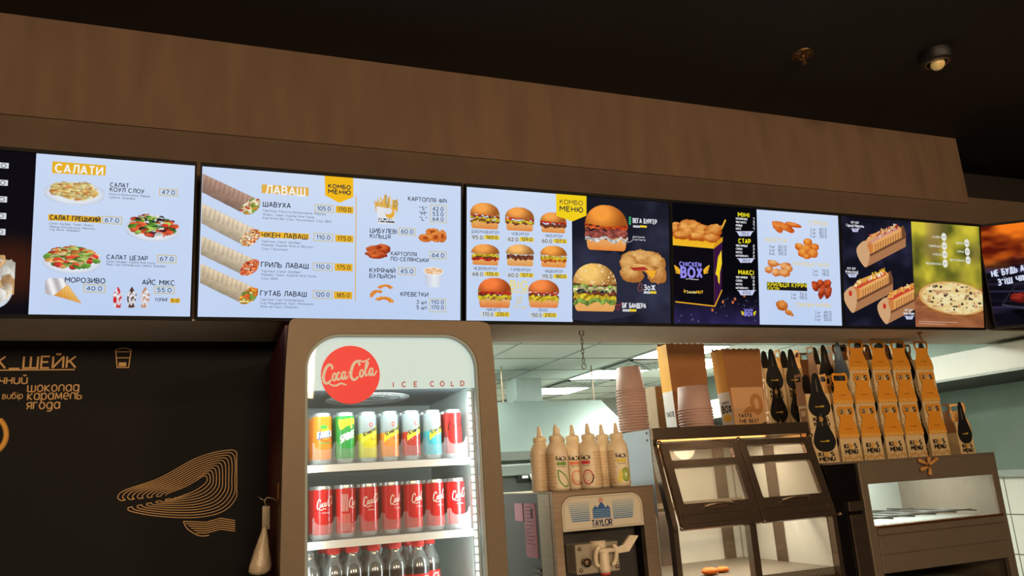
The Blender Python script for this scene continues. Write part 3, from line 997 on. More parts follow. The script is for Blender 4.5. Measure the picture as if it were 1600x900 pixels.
price(s, '40.0', 131.5, 444.5, 164, 457)
s.I(101, 457, 62, 44, cone_fn)
s.T('АЙС МІКС', 222.5, 444.5, 272.5, 445.5, 8.5, INK)
price(s, '55.0', 242, 447.5, 272, 459)
for i, (x, c_) in enumerate(((183.7, (214, 40, 45)), (205.6, (90, 60, 46)), (226.5, (205, 150, 120)))): s.I(x, 464.5, 21, 36, sundae(c_, i))
s.T('ТОПІНГ', 242, 470.5, 262.5, 471, 4.5, INK)
price(s, '5.0', 266, 466, 281, 473.5, YEL, 4.5)
s.fin('menu display with the salads and ice cream, leftmost of the row')

# --- display with the wraps
s = Screen(-.0485, .829)
white_bg(s, 0, s.W)
s.B(409, 288, 482, 306.5, (232, 182, 78))
s.T('ЛАВАШ', 415.5, 302, 476, 304.3, 12, (252, 250, 244), .2)
s.Q([(507.4, 270), (552, 270), (552, 308), (530, 317), (508, 305)], (250, 192, 30), 1)
s.T('КОМБО', 513.2, 293.5, 547.3, 294.8, 6.5, INK, .24)
s.T('МЕНЮ', 513.2, 302, 547.3, 303.6, 7, INK, .24)
s.L([(556.5, 306), (555, 471)], .0028, (232, 176, 60), 2)
items = (('ШАВУХА', (411.2, 322.5, 453.7, 325), ('105.0', 492, 319.5, 520.4, 332.5), ('170.0', 524.8, 321.5, 552, 334)),
         ('ЧІКЕН ЛАВАШ', (409, 370.5, 479.7, 372.5), ('110.0', 490.7, 364.5, 519.6, 377.5), ('175.0', 524, 366.8, 552, 379)),
         ('ГРИЛЬ ЛАВАШ', (408.3, 417, 481.4, 418.7), ('110.0', 489.8, 410.5, 519, 423), ('175.0', 523, 411.5, 550.8, 424)),
         ('ГУТАБ ЛАВАШ', (407, 461.7, 478.5, 463.2), ('120.0', 489.2, 454, 518.7, 466.5), ('185.0', 521.9, 455.3, 550.2, 467.5)))
s.B(406.3, 361.5, 482.6, 374.3, (245, 190, 50))
for nm, tb, p1, p2 in items:
    s.T(nm, *tb, 8.5, INK, .17)
    price(s, *p1)
    price(s, *p2, YEL)
for tx, q in (('Тортілья, Капуста Білокачанна, Морква,', (410.6, 330.5, 509.5, 336)), ('Огірки, Томат, Куряче Філе Гриль,', (410.6, 336.5, 492, 341)), ('Картопля Фрі, Соус Часниковий, Соус BBQ', (410.6, 342, 517.5, 348)),
              ('Тортілья, Салат Айсберг,', (409, 378.5, 471, 380.5)), ('Морква, Куряче Філе в Обсипці,', (409, 384, 489.5, 388)), ('Соус Гірчичний', (409, 390, 448.6, 391.5)),
              ('Тортілья, Салат Айсберг,', (408.3, 425, 470.5, 427)), ('Морква, Томат, Куряче Філе Гриль,', (408.3, 430.5, 495, 434)), ('Соус BBQ', (408.3, 436.5, 433.5, 438)),
              ('Тортілья, Сир Голландський,', (407, 469.5, 475.4, 471)), ('Сир Моцарелла, Кріп, Петрушка,', (407, 475, 489.8, 477.5)), ('Філе на Грилі, Майонез', (407, 480.5, 465, 482.5))):
    small(s, tx, *q, 3.2)
FL = [(205, 70, 40), (245, 225, 190), (120, 150, 60), (235, 140, 60)]
s.I(362, 306, 92, 62, rollup((176, 142, 124), FL, 1))
s.I(361, 354, 92, 66, rollup((222, 204, 176), [(170, 80, 40), (240, 215, 160), (205, 110, 60), (245, 230, 205)], 2))
s.I(360, 402, 92, 62, rollup((218, 200, 172), [(226, 90, 50), (240, 150, 90), (190, 60, 40), (245, 220, 190)], 3))
s.I(359, 446, 92, 64, rollup((216, 196, 164), [(240, 190, 60), (225, 110, 50), (120, 150, 60), (250, 225, 140)], 4))
s.I(604, 326.5, 41, 49, fries_fn)
s.T('КАРТОПЛЯ ФРІ', 637.8, 313.5, 697.5, 317.8, 7, INK)
for tx, n_, y in (('"S"', '42.0', 328.2), ('"M"', '53.0', 336.2), ('"L"', '64.0', 344.2)):
    s.T(tx, 655.3, y, 666.5, y+.7, 5.5, INK)
    s.T(n_, 676, y+.6, 692.5, y+1.4, 5.5, INK)
s.B(672.5, 320, 697, 348.4, None, (214, 190, 90))
s.T('ЦИБУЛЕВІ', 578.3, 363, 619.7, 364.2, 7.3, INK)
s.T('КІЛЬЦЯ', 578.3, 371.5, 609.4, 372.3, 7, INK)
price(s, '60.0', 623.3, 356, 648.9, 368)
s.I(676, 368.5, 45, 27, rings_fn)
s.I(590, 393, 43, 29, lumps([(.35, .3, .6, .55, -25), (-.3, .35, .6, .3, 20), (-.1, .0, .75, .25, -10), (-.35, -.2, .6, .28, 12), (.2, -.3, .55, .3, -20), (-.1, -.55, .55, .28, 0)], (150, 50, 24), (235, 120, 60), 6, 3))
s.T('КАРТОПЛЯ', 610.8, 398.9, 650.5, 399.7, 6.5, INK)
s.T('ПО-СЕЛЯНСЬКИ', 610.8, 407.2, 669, 408.9, 6.5, INK)
price(s, '64.0', 671.4, 393, 697, 405)
s.T('КУРЯЧИЙ', 577.5, 425.3, 617, 426.7, 7.3, INK)
s.T('БУЛЬЙОН', 577.5, 434, 617, 435.2, 7, INK)
price(s, '45.0', 622.2, 417.8, 649, 430)
s.I(677, 433, 34, 33, cupsoup_fn)
s.I(596, 461, 42, 40, shrimp_fn())
s.T('КРЕВЕТКИ', 626, 462.5, 668.6, 463.6, 7, INK)
s.B(671.4, 467, 696, 487.3, None, (214, 190, 90))
for tx, n_, y in (('3 шт.', '110.0', 474.8), ('5 шт.', '170.0', 483)):
    s.T(tx, 651, y, 668.4, y+.6, 5.5, INK)
    s.T(n_, 674, y, 693, y+.6, 5.5, INK)
s.fin('menu display with four rolled wraps and fried sides, right of the salads display')

# --- display with the burgers
s = Screen(.851, 1.709)
uM = s.P(894, 400)[0]
white_bg(s, 0, uM)
s.patch(uM, 0, s.W, HH, solid(lambda U, V: mix((26, 27, 38), (64, 66, 92), np.clip(fbm(U*1.6+3, V*2)*1.5-.55-.2*V, 0, 1))), .006, 0)
CH = (250, 178, 44)
TOM, LET, PAT, ONI = (196, 48, 34), (130, 160, 70), (118, 62, 44), (236, 222, 206)
bset = ((757.6, 337.4, 49, 42, dict(layers=((.2, .02, LET), (.1, -.05, TOM), (-.05, -.22, PAT), (-.12, -.3, CH), (-.28, -.48, PAT), (-.34, -.42, CH)))),
        (812, 342.5, 48, 38, dict(layers=((.2, .0, LET), (.1, -.1, TOM), (-.15, -.45, PAT), (-.1, -.3, CH)))),
        (864.5, 348, 43, 33, dict(layers=((.2, .0, LET), (.1, -.15, TOM), (-.15, -.5, PAT)))),
        (758.4, 398, 47, 34, dict(layers=((.15, -.1, ONI), (-.1, -.45, PAT), (.05, -.2, CH), (-.3, -.5, TOM)))),
        (812.6, 399, 47, 35, dict(bun=(222, 150, 80), layers=((.15, -.1, ONI), (0, -.4, PAT)))),
        (865, 401, 45, 35, dict(bun=(232, 130, 50), layers=((.15, -.02, ONI), (-.05, -.5, (214, 96, 40)), (.0, -.3, CH)))),
        (773, 457.6, 55, 48, dict(bun=(222, 96, 40), low=-.5, layers=((.2, -.05, LET), (.1, -.15, TOM), (-.1, -.4, PAT), (-.15, -.4, CH)))),
        (849.6, 459, 52, 45, dict(bun=(228, 106, 48), low=-.5, layers=((.2, .05, ONI), (.08, -.1, TOM), (-.05, -.4, PAT), (-.15, -.5, CH)))))
for i, (x, y, w_, h_, kw) in enumerate(bset): s.I(x, y, w_, h_, burger(seed=i*1.7, **kw))
for tx, q in (('ДАБЛЧІЗБУРГЕР', (736.6, 363.5, 779.3, 364.8)), ('ЧІЗБУРГЕР', (799.3, 367.2, 826, 368.3)), ('ЧІКБУРГЕР', (851.7, 370.3, 878.5, 371.3)), ('ЧЕДЕРБУРГЕР', (740, 421.3, 776.3, 422.2)),
              ('ГАМБУРГЕР', (798.5, 423.3, 828.7, 424.3)), ('ФІШБУРГЕР', (851.7, 425.7, 879, 426.5)), ('ЧИКАГО', (760, 485.8, 781.4, 486.4)), ('ТЕХАС', (840.7, 486.5, 856.3, 487))):
    s.T(tx, *q, 4.2, (70, 74, 96), .14)
for a_, q1, b_, q2 in (('95.0', (734.8, 367, 757, 375), '160.0', (757, 367, 780, 375)), ('62.0', (791, 370.2, 812, 378), '129.0', (812, 370.2, 833.8, 378)), ('60.0', (844, 373, 864.5, 380.6), '127.0', (864.5, 373, 885.7, 380.6)),
                       ('68.0', (735.3, 424.6, 757, 432), '135.0', (757, 424.6, 780, 432)), ('60.0', (791, 426.3, 812, 433.7), '127.0', (812, 426.3, 833.5, 433.7)), ('115.0', (844, 428.2, 865, 435.6), '180.0', (865, 428.2, 886, 435.6)),
                       ('170.0', (750.7, 487.3, 773.2, 495), '230.0', (773.2, 487.3, 796, 495)), ('150.0', (827.4, 488.8, 848.4, 496), '210.0', (848.4, 488.8, 869.5, 496))):
    price(s, a_, *q1, (214, 220, 226), 5.2)
    price(s, b_, *q2, (240, 208, 60), 5.2)
s.T('BIG', 797.5, 451.2, 824, 451.4, 12, (240, 222, 140), .24, 1)
s.T('BURGER', 799.3, 458.2, 823.5, 458.6, 4.5, (240, 222, 140), .22, 1)
u, v = s.P(811.5, 469)
s.line([(u+.0115*math.cos(a*PI/12), v+.0115*math.sin(a*PI/12)) for a in range(25)], .0026, (232, 206, 120), 1)
s.line([(u-.011, v-.013), (u+.011, v+.013)], .0026, (232, 206, 120), 1)
s.T('110 мм', 801.8, 482.2, 822, 482.5, 5, (232, 206, 120), .14, 1)
s.Q([(868.6, 296), (916, 296), (916, 337), (894, 346), (869, 337.4)], (250, 214, 30), 3)
s.T('КОМБО', 874.7, 318.3, 910, 320.3, 7.6, INK, .15, 5)
s.T('МЕНЮ', 874.7, 329.5, 910, 331, 8.4, INK, .22, 5)
s.Q([(894, 430), (960, 392), (1000, 420), (990, 492), (930, 506), (894, 499)], (44, 45, 62), .5)
s.I(947.5, 356, 70, 72, burger((232, 122, 40), ((.15, .0, (214, 60, 30)), (.0, -.12, (225, 90, 40)), (-.1, -.5, (150, 76, 66)), (-.42, -.56, (240, 230, 220))), 4.2, .12, -.5))
s.I(1004, 416, 74, 56, lumps([(0, .42, .85, .5, 5), (-.55, .1, .4, .45, 0), (.6, .2, .4, .5, 0), (-.45, -.45, .5, .5, 0), (.6, -.4, .45, .55, 0), (.05, -.02, .62, .13, -6), (.3, -.25, .32, .2, -15), (-.2, -.1, .4, .09, -6)], (176, 110, 50), (244, 196, 120), 6, 5, .4))
s.Q([(1008, 422), (1026, 423), (1019, 436)], (250, 178, 44), 3)
s.Q([(984, 418), (1006, 417), (1014, 422), (990, 423)], (178, 52, 40), 3)
s.I(929.5, 449, 72, 76, burger((232, 160, 80), ((.2, -.02, PAT), (.05, -.12, LET), (-.02, -.16, (236, 196, 140)), (-.15, -.2, LET), (-.2, -.46, PAT), (-.3, -.55, CH), (-.5, -.7, LET)), 6.1, .15, -.55, True))
W3 = (236, 238, 244)
for tx, q, h in (('ВЕГА БУРГЕР', (988.8, 347.8, 1025.8, 350), 7.5), ('ЗоЖ', (1006, 453, 1023.4, 453.4), 9), ('БІГ БАНДЕРА', (972.5, 480.6, 1008.6, 481.2), 8)): s.T(tx, *q, h, W3, .2)
for q in ((988.8, 352, 1010.3, 356), (1005.5, 455, 1025.3, 459), (972.5, 483, 994, 487)):
    xm = (q[0]+q[2])/2
    s.B(q[0], q[1], xm, q[3], (206, 208, 214), None, 3)
    s.B(xm, q[1], q[2], q[3], (240, 208, 50), None, 3)
for i in range(4): s.Q([(984, 338+i*3.2), (981.5, 340+i*3.2), (984, 342+i*3.2), (986.5, 340+i*3.2)], (60, 170, 110), 3)
s.L([(984, 340), (984, 350)], .0015, (60, 170, 110))
s.T('рослинна', 988.8, 371, 1006.5, 371.8, 2.6, W3, .18)
s.T('котлета', 990.5, 375.5, 1008, 376, 2.6, W3, .18)
s.L(spline([(979, 379), (984, 378), (988, 375.5), (989, 371)], 5), .0013, W3)
s.L([s_ for s_ in ((997, 454), (996.5, 449), (999, 446), (998, 443), (1001, 442.5), (1003, 445), (1002, 449), (1003.5, 453), (1000, 455), (997, 454))], .0016, (200, 100, 60))
s.L([(961, 472), (960.5, 475), (963, 476.5), (968, 476.5), (970.5, 475), (970, 472)], .0018, (206, 60, 60))
s.L([(963, 476.5), (963.5, 482), (965.5, 485), (967.5, 482), (968, 476.5)], .0018, (206, 60, 60))
s.fin('menu display with nine small burgers beside big burgers on dark slate')

# --- display with the chicken box
s = Screen(1.722, 2.583)
uM = s.P(1184.5, 410)[0]
s.patch(0, 0, uM, HH, solid(lambda U, V: mix((10, 9, 14), (52, 44, 96), np.clip((-.45-V)*1.8*(.6+.6*fbm(U*4, V*3)), 0, 1))), .006, 0)
white_bg(s, uM, s.W)
s.Q([(1050, 369), (1058, 366), (1110, 366), (1129, 372), (1129, 376), (1115, 389), (1050.5, 384)], (244, 176, 36), 1)
s.L([(1125, 362), (1133.5, 343.5)], .0075, (240, 180, 50), 1)
s.I(1089, 362, 78, 40, lumps([(-.75, .1, .3, .6, 10), (-.5, .55, .2, .4, -30), (-.35, .1, .4, .7, 0), (.05, .35, .3, .6, 30), (.25, .0, .4, .6, 0), (.65, .1, .36, .65, -20), (.0, -.4, .6, .35, 0), (-.55, -.35, .4, .35, 0), (.6, -.45, .38, .35, 0)], (176, 80, 20), (250, 186, 96), 5, 2, .45))
zz = []
for i in range(13): zz.append((1050.3+i*(1114.6-1050.3)/12, 373+i*.6+(2.2 if i % 2 else -1)))
s.Q([(1050.5, 384)]+zz+[(1114.6, 390)], (248, 190, 40), 3)
s.Q([(1114.6, 384), (1121, 376), (1129, 370), (1128.5, 377.5), (1114.6, 389)], (222, 158, 30), 3)
s.Q([(1050.6, 383), (1114.6, 388.5), (1115.8, 478), (1055.2, 471)], (14, 12, 18), 3)
s.Q([(1114.6, 388.5), (1128.4, 377), (1127.6, 452.5), (1115.8, 478)], (58, 22, 66), 3)
s.L([(1055, 471.5), (1116.5, 478.5), (1127.8, 453)], .005, (238, 172, 40), 4)
s.L([(1114.7, 389), (1115.8, 477)], .001, (120, 80, 60), 4)
LIL = (150, 142, 240)
s.T('CHICKEN', 1061.5, 415.3, 1094.8, 417, 7, LIL, .26, 5)
s.T('BOX', 1064.5, 432.5, 1096, 433.6, 14.5, LIL, .27, 5)
for sg, x in ((1, 1053), (-1, 1108)):
    for kf in range(4): s.L([(x+sg*1.2*kf*.6, 415+kf*3.6), (x+sg*(5.5), 419+kf*2.6), (x+sg*9, 423+kf*1.5)], .0062-.0006*kf, (250, 186, 50), 5)
s.L([(1071, 436), (1077, 435.6), (1080, 436.6), (1091, 437)], .0022, W3, 5)
s.L([(1068.5, 452), (1070, 458)], .003, YEL, 5)
s.L([(1067.5, 456), (1072, 454)], .003, YEL, 5)
s.T('Chicken', 1073, 458, 1086.8, 458.6, 3.8, (250, 226, 150), .2, 5)
s.T('HUT', 1088, 458.4, 1098, 459, 4.2, (250, 190, 40), .26, 5)
s.Q([(1121.5, 402), (1126.8, 391), (1127.6, 412), (1124.5, 426), (1124, 444), (1121.8, 441), (1121, 432), (1117.5, 428), (1119.5, 418)], (246, 214, 40), 4)
YB = (244, 226, 40)
def trap(s_, x0, x1, y, yb, txt):
    s_.Q([(x0, y), (x1, y), (x1-(x1-x0)*.16, yb), (x0+(x1-x0)*.16, yb)], (208, 214, 244), 3)
    s_.L([(x0-1.5, y), (x1+1.5, y)], .0022, (208, 214, 244), 3)
    m = (x1-x0)*.27
    s_.T(txt, x0+m, yb-1.7, x1-m, yb-1.7, (yb-y)*.62, INK, .16, 5)
for head, q, rows, tr in (('МІНІ', (1153, 338.5, 1170, 339.2), (('КАРТОПЛЯ МАЛА', '1', 343), ('ЧІКЕН НАГЕТС', '3', 348.2), ('КРИЛЬЦЯ', '1', 353.5), ('НАГЕТС', '1', 358.7)), (1150.8, 1176, 361.8, 369, '135.0')),
                          ('СТАР', (1153.8, 379.6, 1172, 380.2), (('ЧІКЕН КРИЛЬЦЯ', '4', 385), ('СТРІПСИ', '3', 390.2), ('НАГЕТСИ', '4', 395.5), ('КАРТОПЛЯ ФРІ S', '2', 401)), (1152.5, 1178, 404, 410.6, '265.0')),
                          ('МАКСІ', (1153.8, 428.6, 1177, 429.4), (('ЧІКЕН КРИЛЬЦЯ', '12', 434.5), ('СТРІПСИ', '6', 440), ('НАГЕТСИ', '8', 445.5), ('КАРТОПЛЯ ФРІ S', '2', 451.3)), (1153, 1179.5, 453.9, 461.3, '470.0'))):
    s.T(head, *q, 7.4, YB, .26, 5)
    for tx, n_, y in rows:
        s.T(tx, 1149.5, y, 1149.5+len(tx)*1.36, y+.5, 2.9, W3, .2, 5)
        s.T(n_, 1178.5-2.6*len(n_), y+.8, 1178.5, y+.9, 3.6, W3, .2, 5)
    trap(s, tr[0], tr[1], tr[2], tr[3], tr[4])
s.T('CHICKEN', 1163, 486, 1175.5, 486.3, 3, LIL, .25, 5)
s.T('BOX', 1163.5, 493.3, 1175, 493.5, 6, LIL, .28, 5)
for sg, x in ((1, 1157.5), (-1, 1181)):
    for kf in range(3): s.L([(x+sg*.5*kf, 486.5+kf*2.3), (x+sg*4.3, 488.5+kf*1.8)], .004, (240, 220, 40), 5)
rnd = random.Random(11)
for i in range(46):
    x, y = rnd.uniform(1056, 1182), rnd.uniform(462, 502)
    if x < 1118 and y < 480: continue
    uu, vv = s.P(x, y)
    big = i % 9 == 0
    s.ell(uu, vv, .006 if big else rnd.uniform(.0008, .002), .007 if big else .0016, (196, 110, 70) if big else (190, 180, 190), 2, 8)
PY = (238, 214, 140)
for tx, q, h in (('СТРІПСИ', (1264, 351, 1291.7, 352.2), 6), ('НАГЕТСИ', (1196, 377.5, 1228.3, 378.8), 7), ('КРИЛЬЦЯ ЧІКЕН', (1239.4, 414.8, 1295, 416.7), 6.5), ('ГОМІЛКИ КУРЯЧІ', (1241.7, 479.3, 1297, 480.5), 6)): s.T(tx, *q, h, PY, .18)
for rows in (((1266, 1280, 1291, 360), ('2 шт.', '60.0'), ('3 шт.', '80.0'), ('5 шт.', '120.0')), ((1202, 1215.8, 1228.2, 387), ('4 шт.', '60.0'), ('6 шт.', '80.0'), ('8 шт.', '100.0')),
             ((1269.6, 1284, 1294.5, 425), ('1 шт.', '70.0'), ('3 шт.', '110.0')), ((1235.6, 1249, 1260, 461.5), ('1 шт.', '70.0'), ('3 шт.', '110.0')),
             ((1273.4, 1287, 1298.6, 490), ('1 шт.', '45.0'), ('2 шт.', '85.0'), ('3 шт.', '120.0'))):
    x0, x1, x2, y = rows[0]
    for i, (a_, b_) in enumerate(rows[1:]):
        s.T(a_, x0, y+i*5.5, x0+9, y+i*5.5+.3, 3.8, INK, .14)
        s.T(b_, x1, y+i*5.5+.3, x2, y+i*5.5+.6, 4.2, INK, .15)
s.B(1198, 440.5, 1261, 455, (32, 28, 30))
s.T('КРИЛЬЦЯ КУРЯЧІ', 1199.5, 447.3, 1260, 448.6, 6, YB, .2, 5)
s.T('(ГОСТРІ)', 1199.5, 453, 1217, 453.4, 4.2, YB, .2, 5)
s.I(1229.5, 354.5, 47, 25, lumps([(-.62, -.1, .3, .8, 15), (-.1, -.05, .35, .85, 40), (.42, .3, .6, .3, -25)], (200, 84, 24), (246, 158, 76), 5, 1, .2))
s.I(1260.5, 389, 38, 34, lumps([(.1, .6, .38, .38, 0), (-.6, .15, .4, .36, -30), (.65, .2, .38, .36, 20), (.02, .05, .5, .32, -10), (-.35, -.4, .42, .4, 0), (.5, -.4, .42, .42, 0), (-.02, -.7, .32, .26, 0)], (206, 96, 26), (250, 176, 80), 5, 2, .18))
s.I(1217, 420, 44, 29, lumps([(-.4, .55, .45, .35, -30), (-.72, -.15, .3, .4, 0), (-.2, -.4, .34, .45, 0), (.45, .35, .42, .4, 40), (.7, .0, .3, .4, 0), (.4, -.45, .42, .45, 0)], (206, 110, 50), (248, 196, 130), 6, 3, .4))
s.I(1284, 452, 33, 34, lumps([(-.6, .25, .34, .5, 30), (-.1, .55, .35, .35, 0), (.5, .5, .36, .5, -40), (-.02, -.25, .3, .7, -20), (.6, -.3, .32, .6, -20)], (140, 44, 20), (228, 100, 46), 6, 4, .35))
s.I(1225.5, 481.5, 29, 27, lumps([(-.25, .3, .66, .6, -30), (.45, -.5, .5, .3, -35), (.8, -.8, .16, .16, 0)], (184, 92, 30), (240, 164, 80), 6, 5, .3))
s.fin('menu display with the black and yellow chicken box beside chicken pieces')

# --- display with the hot dogs and pizza
s = Screen(2.596, 3.452)
uM = s.P(1428, 428)[0]
s.patch(0, 0, uM+.02, HH, solid(lambda U, V: mix((20, 20, 32), (52, 54, 84), np.clip(fbm(U*2+7, V*3)*1.6-.7, 0, 1))), .007, 0)
def ez(x, y): return 1305+x/4.502, 330+y/4.502
def tray(dx, dy, saus, tops, seed):
    z = lambda pts: [ez(x+dx, y+dy) for x, y in pts]
    s.Q(z([(240, 215), (480, 100), (498, 160), (495, 250), (215, 395)]), (112, 72, 48), .6)
    s.Q(z([(215, 205), (250, 165), (430, 95), (465, 120), (468, 185), (250, 300), (222, 270)]), (226, 160, 90), 1)
    for i in range(11):
        a_ = 285+i*17.5
        s.L(z([(a_, 232-i*8.7), (a_-2, 285-i*8.9)]), .0032, (120, 66, 36), 2)
    s.L(z(spline([(232, 225), (330, 185), (446, 128)], 6)), .021, (236, 176, 106), 1.5)
    s.L(z(spline([(222, 232), (330, 172), (442, 118)], 6)), .0155, saus, 2)
    rr = random.Random(seed)
    for i in range(40):
        t_ = rr.random()
        x, y = 228+210*t_+rr.uniform(-6, 6), 195-95*t_+rr.uniform(-20, 20)
        uu, vv = s.P(*ez(x+dx, y+dy))
        s.ell(uu, vv, rr.uniform(.003, .007), rr.uniform(.003, .007), rr.choice(tops), 3, 9)
    s.Q(z([(225, 330), (495, 190), (495, 250), (215, 395)]), (176, 122, 82), 2.5)
    s.Q(z(spline([(150, 260), (185, 218), (215, 210), (238, 250), (240, 330), (216, 395), (180, 360), (155, 310)], 4, True)), (214, 168, 124), 2.6)
    s.Q(z([(222, 240), (245, 300), (262, 290), (262, 235), (240, 215)]), (206, 128, 66), 2.8)
tray(0, 0, (214, 150, 130), [(150, 50, 40), (236, 214, 196), (180, 90, 70), (214, 170, 110)], 1)
tray(-90, 320, (206, 84, 50), [(240, 200, 60), (246, 236, 206), (226, 170, 40)], 2)
tray(147, 400, (206, 70, 50), [(236, 176, 60), (214, 130, 60), (246, 220, 150)], 3)
for (x, y) in ((105, 578), (345, 668)):
    uu, vv = s.P(*ez(x, y))
    s.ell(uu, vv, .0095, .013, (200, 52, 30), 3.2, 14)
for h1, q1, h2, q2, tr in (('ХОТ-ДОГ', (1329, 348.8, 1341.6, 349.3), 'Гарний Марсель', (1322, 353.8, 1349.2, 355), (1330.5, 1341.6, 357.4, 362.4)),
                           ('ХОТ-ДОГ', (1323, 420.8, 1336.8, 421.1), 'Класичний', (1321, 426, 1340, 426.6), (1324, 1339.4, 428, 433.4)),
                           ('ХОТ-ДОГ', (1413.2, 486, 1425.6, 486.2), 'Нью-Йорк', (1411.6, 491.4, 1428, 491.8), (1414, 1427, 494, 499))):
    s.T(h1, *q1, 3, W3, .2, 5)
    s.T(h2, *q2, 3.8, W3, .2, 5)
    trap(s, tr[0], tr[1], tr[2], tr[3], '70.0')
uT = s.P(1423.5, 348)[0]-.0015
def bokeh(U, V):
    n = fbm(U*1.7+5, V*2.2+2)
    c = mix((80, 84, 30), (216, 200, 60), n*2.1-.55)
    c = mix(c, (150, 120, 80), np.clip(vn(U*2.4+9, V*2.1)*2-1.2, 0, 1))
    c = mix(c, (96, 60, 34), np.clip((.05-V)*1.6-.3*fbm(U*2, V*2), 0, 1))
    wood = mix((128, 72, 44), (186, 118, 78), fbm(U*2+V*3, V*16))
    return np.where((V < -.36+.12*U)[..., None], wood, c)
s.patch(uT, 0, s.W, HH, solid(bokeh), .004, 3.6)
def pizza(U, V):
    c, m = blank(U)
    yy = V+.12*U
    put(c, m, (U/1.0)**2+((yy+.12)/.82)**2 < 1, mix((120, 66, 34), (196, 130, 76), fbm(U*3, V*14)))
    d = (U/.93)**2+((yy-.03)/.78)**2
    put(c, m, d < 1, mix((206, 150, 80), (238, 200, 130), fbm(U*6, V*6)))
    n = fbm(U*5+2, V*6+3)
    top = mix((226, 190, 110), (246, 232, 180), n*1.3)
    top = mix(top, (176, 110, 70), np.clip(vn(U*9+5, V*11)*3-2.1, 0, 1))
    rr = random.Random(8)
    for i in range(44):
        a_, r_ = rr.uniform(0, 2*PI), math.sqrt(rr.random())*.86
        x_, y_ = .93*r_*math.cos(a_), .03-.12*.93*r_*math.cos(a_)+.78*r_*math.sin(a_)
        k_ = ((U-x_)/rr.uniform(.025, .05))**2+((V-y_)/rr.uniform(.035, .07))**2
        top[k_ < 1] = (70, 58, 54) if i % 3 else (206, 150, 110)
        if i % 4 == 1: top[k_ < .2] = (196, 170, 120)
    put(c, m, d < .84, top)
    return c, m
s.I(1425+66, 467, 116, 66, pizza, 4, .0022)
for (x, y, tx) in ((762, 182, 'САЛЯМІ'), (765, 245, 'ГАВАЙСЬКА'), (768, 305, 'М\'ЯСНА'), (771, 368, 'МЕКСИКАНСЬКА'), (923, 225, 'БЕКОН'), (927, 285, 'СИРНА'), (932, 345, 'ВЕГЕТАРІАНА')):
    uu, vv = s.P(*ez(x, y))
    s.ell(uu, vv, .0165, .0195, (238, 238, 228), 5, 20)
    q = ez(x, y)
    s.T('165', q[0]-2.6, q[1]+1.4, q[0]+2.6, q[1]+1.4, 2.8, (110, 100, 84), .15, 6)
    wd = len(tx)*1.95+1
    s.T(tx, q[0]-5.5-wd, q[1]+1.2, q[0]-5.5, q[1]+1.6, 3.1, (236, 236, 224), .17, 5)
s.L([ez(585, 775), ez(855, 783)], .0016, (226, 206, 186), 6)
s.L([ez(585, 790), ez(775, 796)], .0016, (226, 206, 186), 6)
s.fin('menu display with three hot dogs in kraft trays beside a round pizza')

# --- last display, turned towards the room
s = Screen(0, .86, 33, (3.492, 2.60, 2.068), .03)
def ember(U, V):
    n = fbm(U*3.2+1, V*4+2)
    fire = mix((92, 22, 10), (255, 128, 30), n*2.3-.55)
    wood = mix((14, 12, 20), (72, 62, 104), np.clip(vn(U*1.5, V*26+U*4)*1.7-.8, 0, 1))
    t = np.clip((V-.1)*4+.6*(n-.5), 0, 1)[..., None]
    return wood*(1-t)+fire*t
s.patch(0, 0, s.W, HH, solid(ember), .0035, 0)
W4 = (214, 222, 246)
s.text('НЕ БУДЬ ANGRY', .026, .240, .215, .027, W4, .25, 4, slope=.10)
s.text("З'ЇШ ЧІКЕН", .046, .196, .165, .027, W4, .25, 4, slope=.10)
s.poly([(.08, .07), (.34, .10), (.46, .0), (.14, .0)], (8, 8, 12), 2)
s.line([(.045, .10), (.12, .19), (.40, .21)], .007, (40, 36, 48), 2)
s.line([(.045, .10), (.17, .065), (.42, .09)], .009, (60, 56, 70), 2)
s.patch(.085, .085, .34, .175, lumps([(-.6, -.1, .4, .6, 10), (-.1, .1, .45, .7, 0), (.45, .0, .5, .7, -10)], (70, 16, 14), (170, 50, 36), 7, 8, .4), .002, 3)
s.fin('menu display with orange embers over dark boards, rightmost and turned to the room')

# ------------------------------------------------------------------ gold lettering and drawings on the black wall board
GOLD = (206, 160, 96)
wl = bpy.data.objects['wall_left']
WY = 3.02
class WallPrint(Flat):
    def __init__(s): Flat.__init__(s, plane_map((0, WY, 0), (1, 0, 0), (0, 0, 1)))
    def P(s, px, py):
        p = at(px, py, WY)
        return p.x, p.z
    def T(s, txt, x0, y0, x1, y1, h, bold=.13, gap=.24):
        a, c = s.P(x0, y0), s.P(x1, y1)
        hh = s.P(x0, y0-h)[1]-a[1]
        s.text(txt, a[0], (a[1]+c[1])/2, c[0]-a[0], hh, GOLD, bold, 2, gap)
printm = vcmat('gold_wall_print', rough=.5)
s = WallPrint()
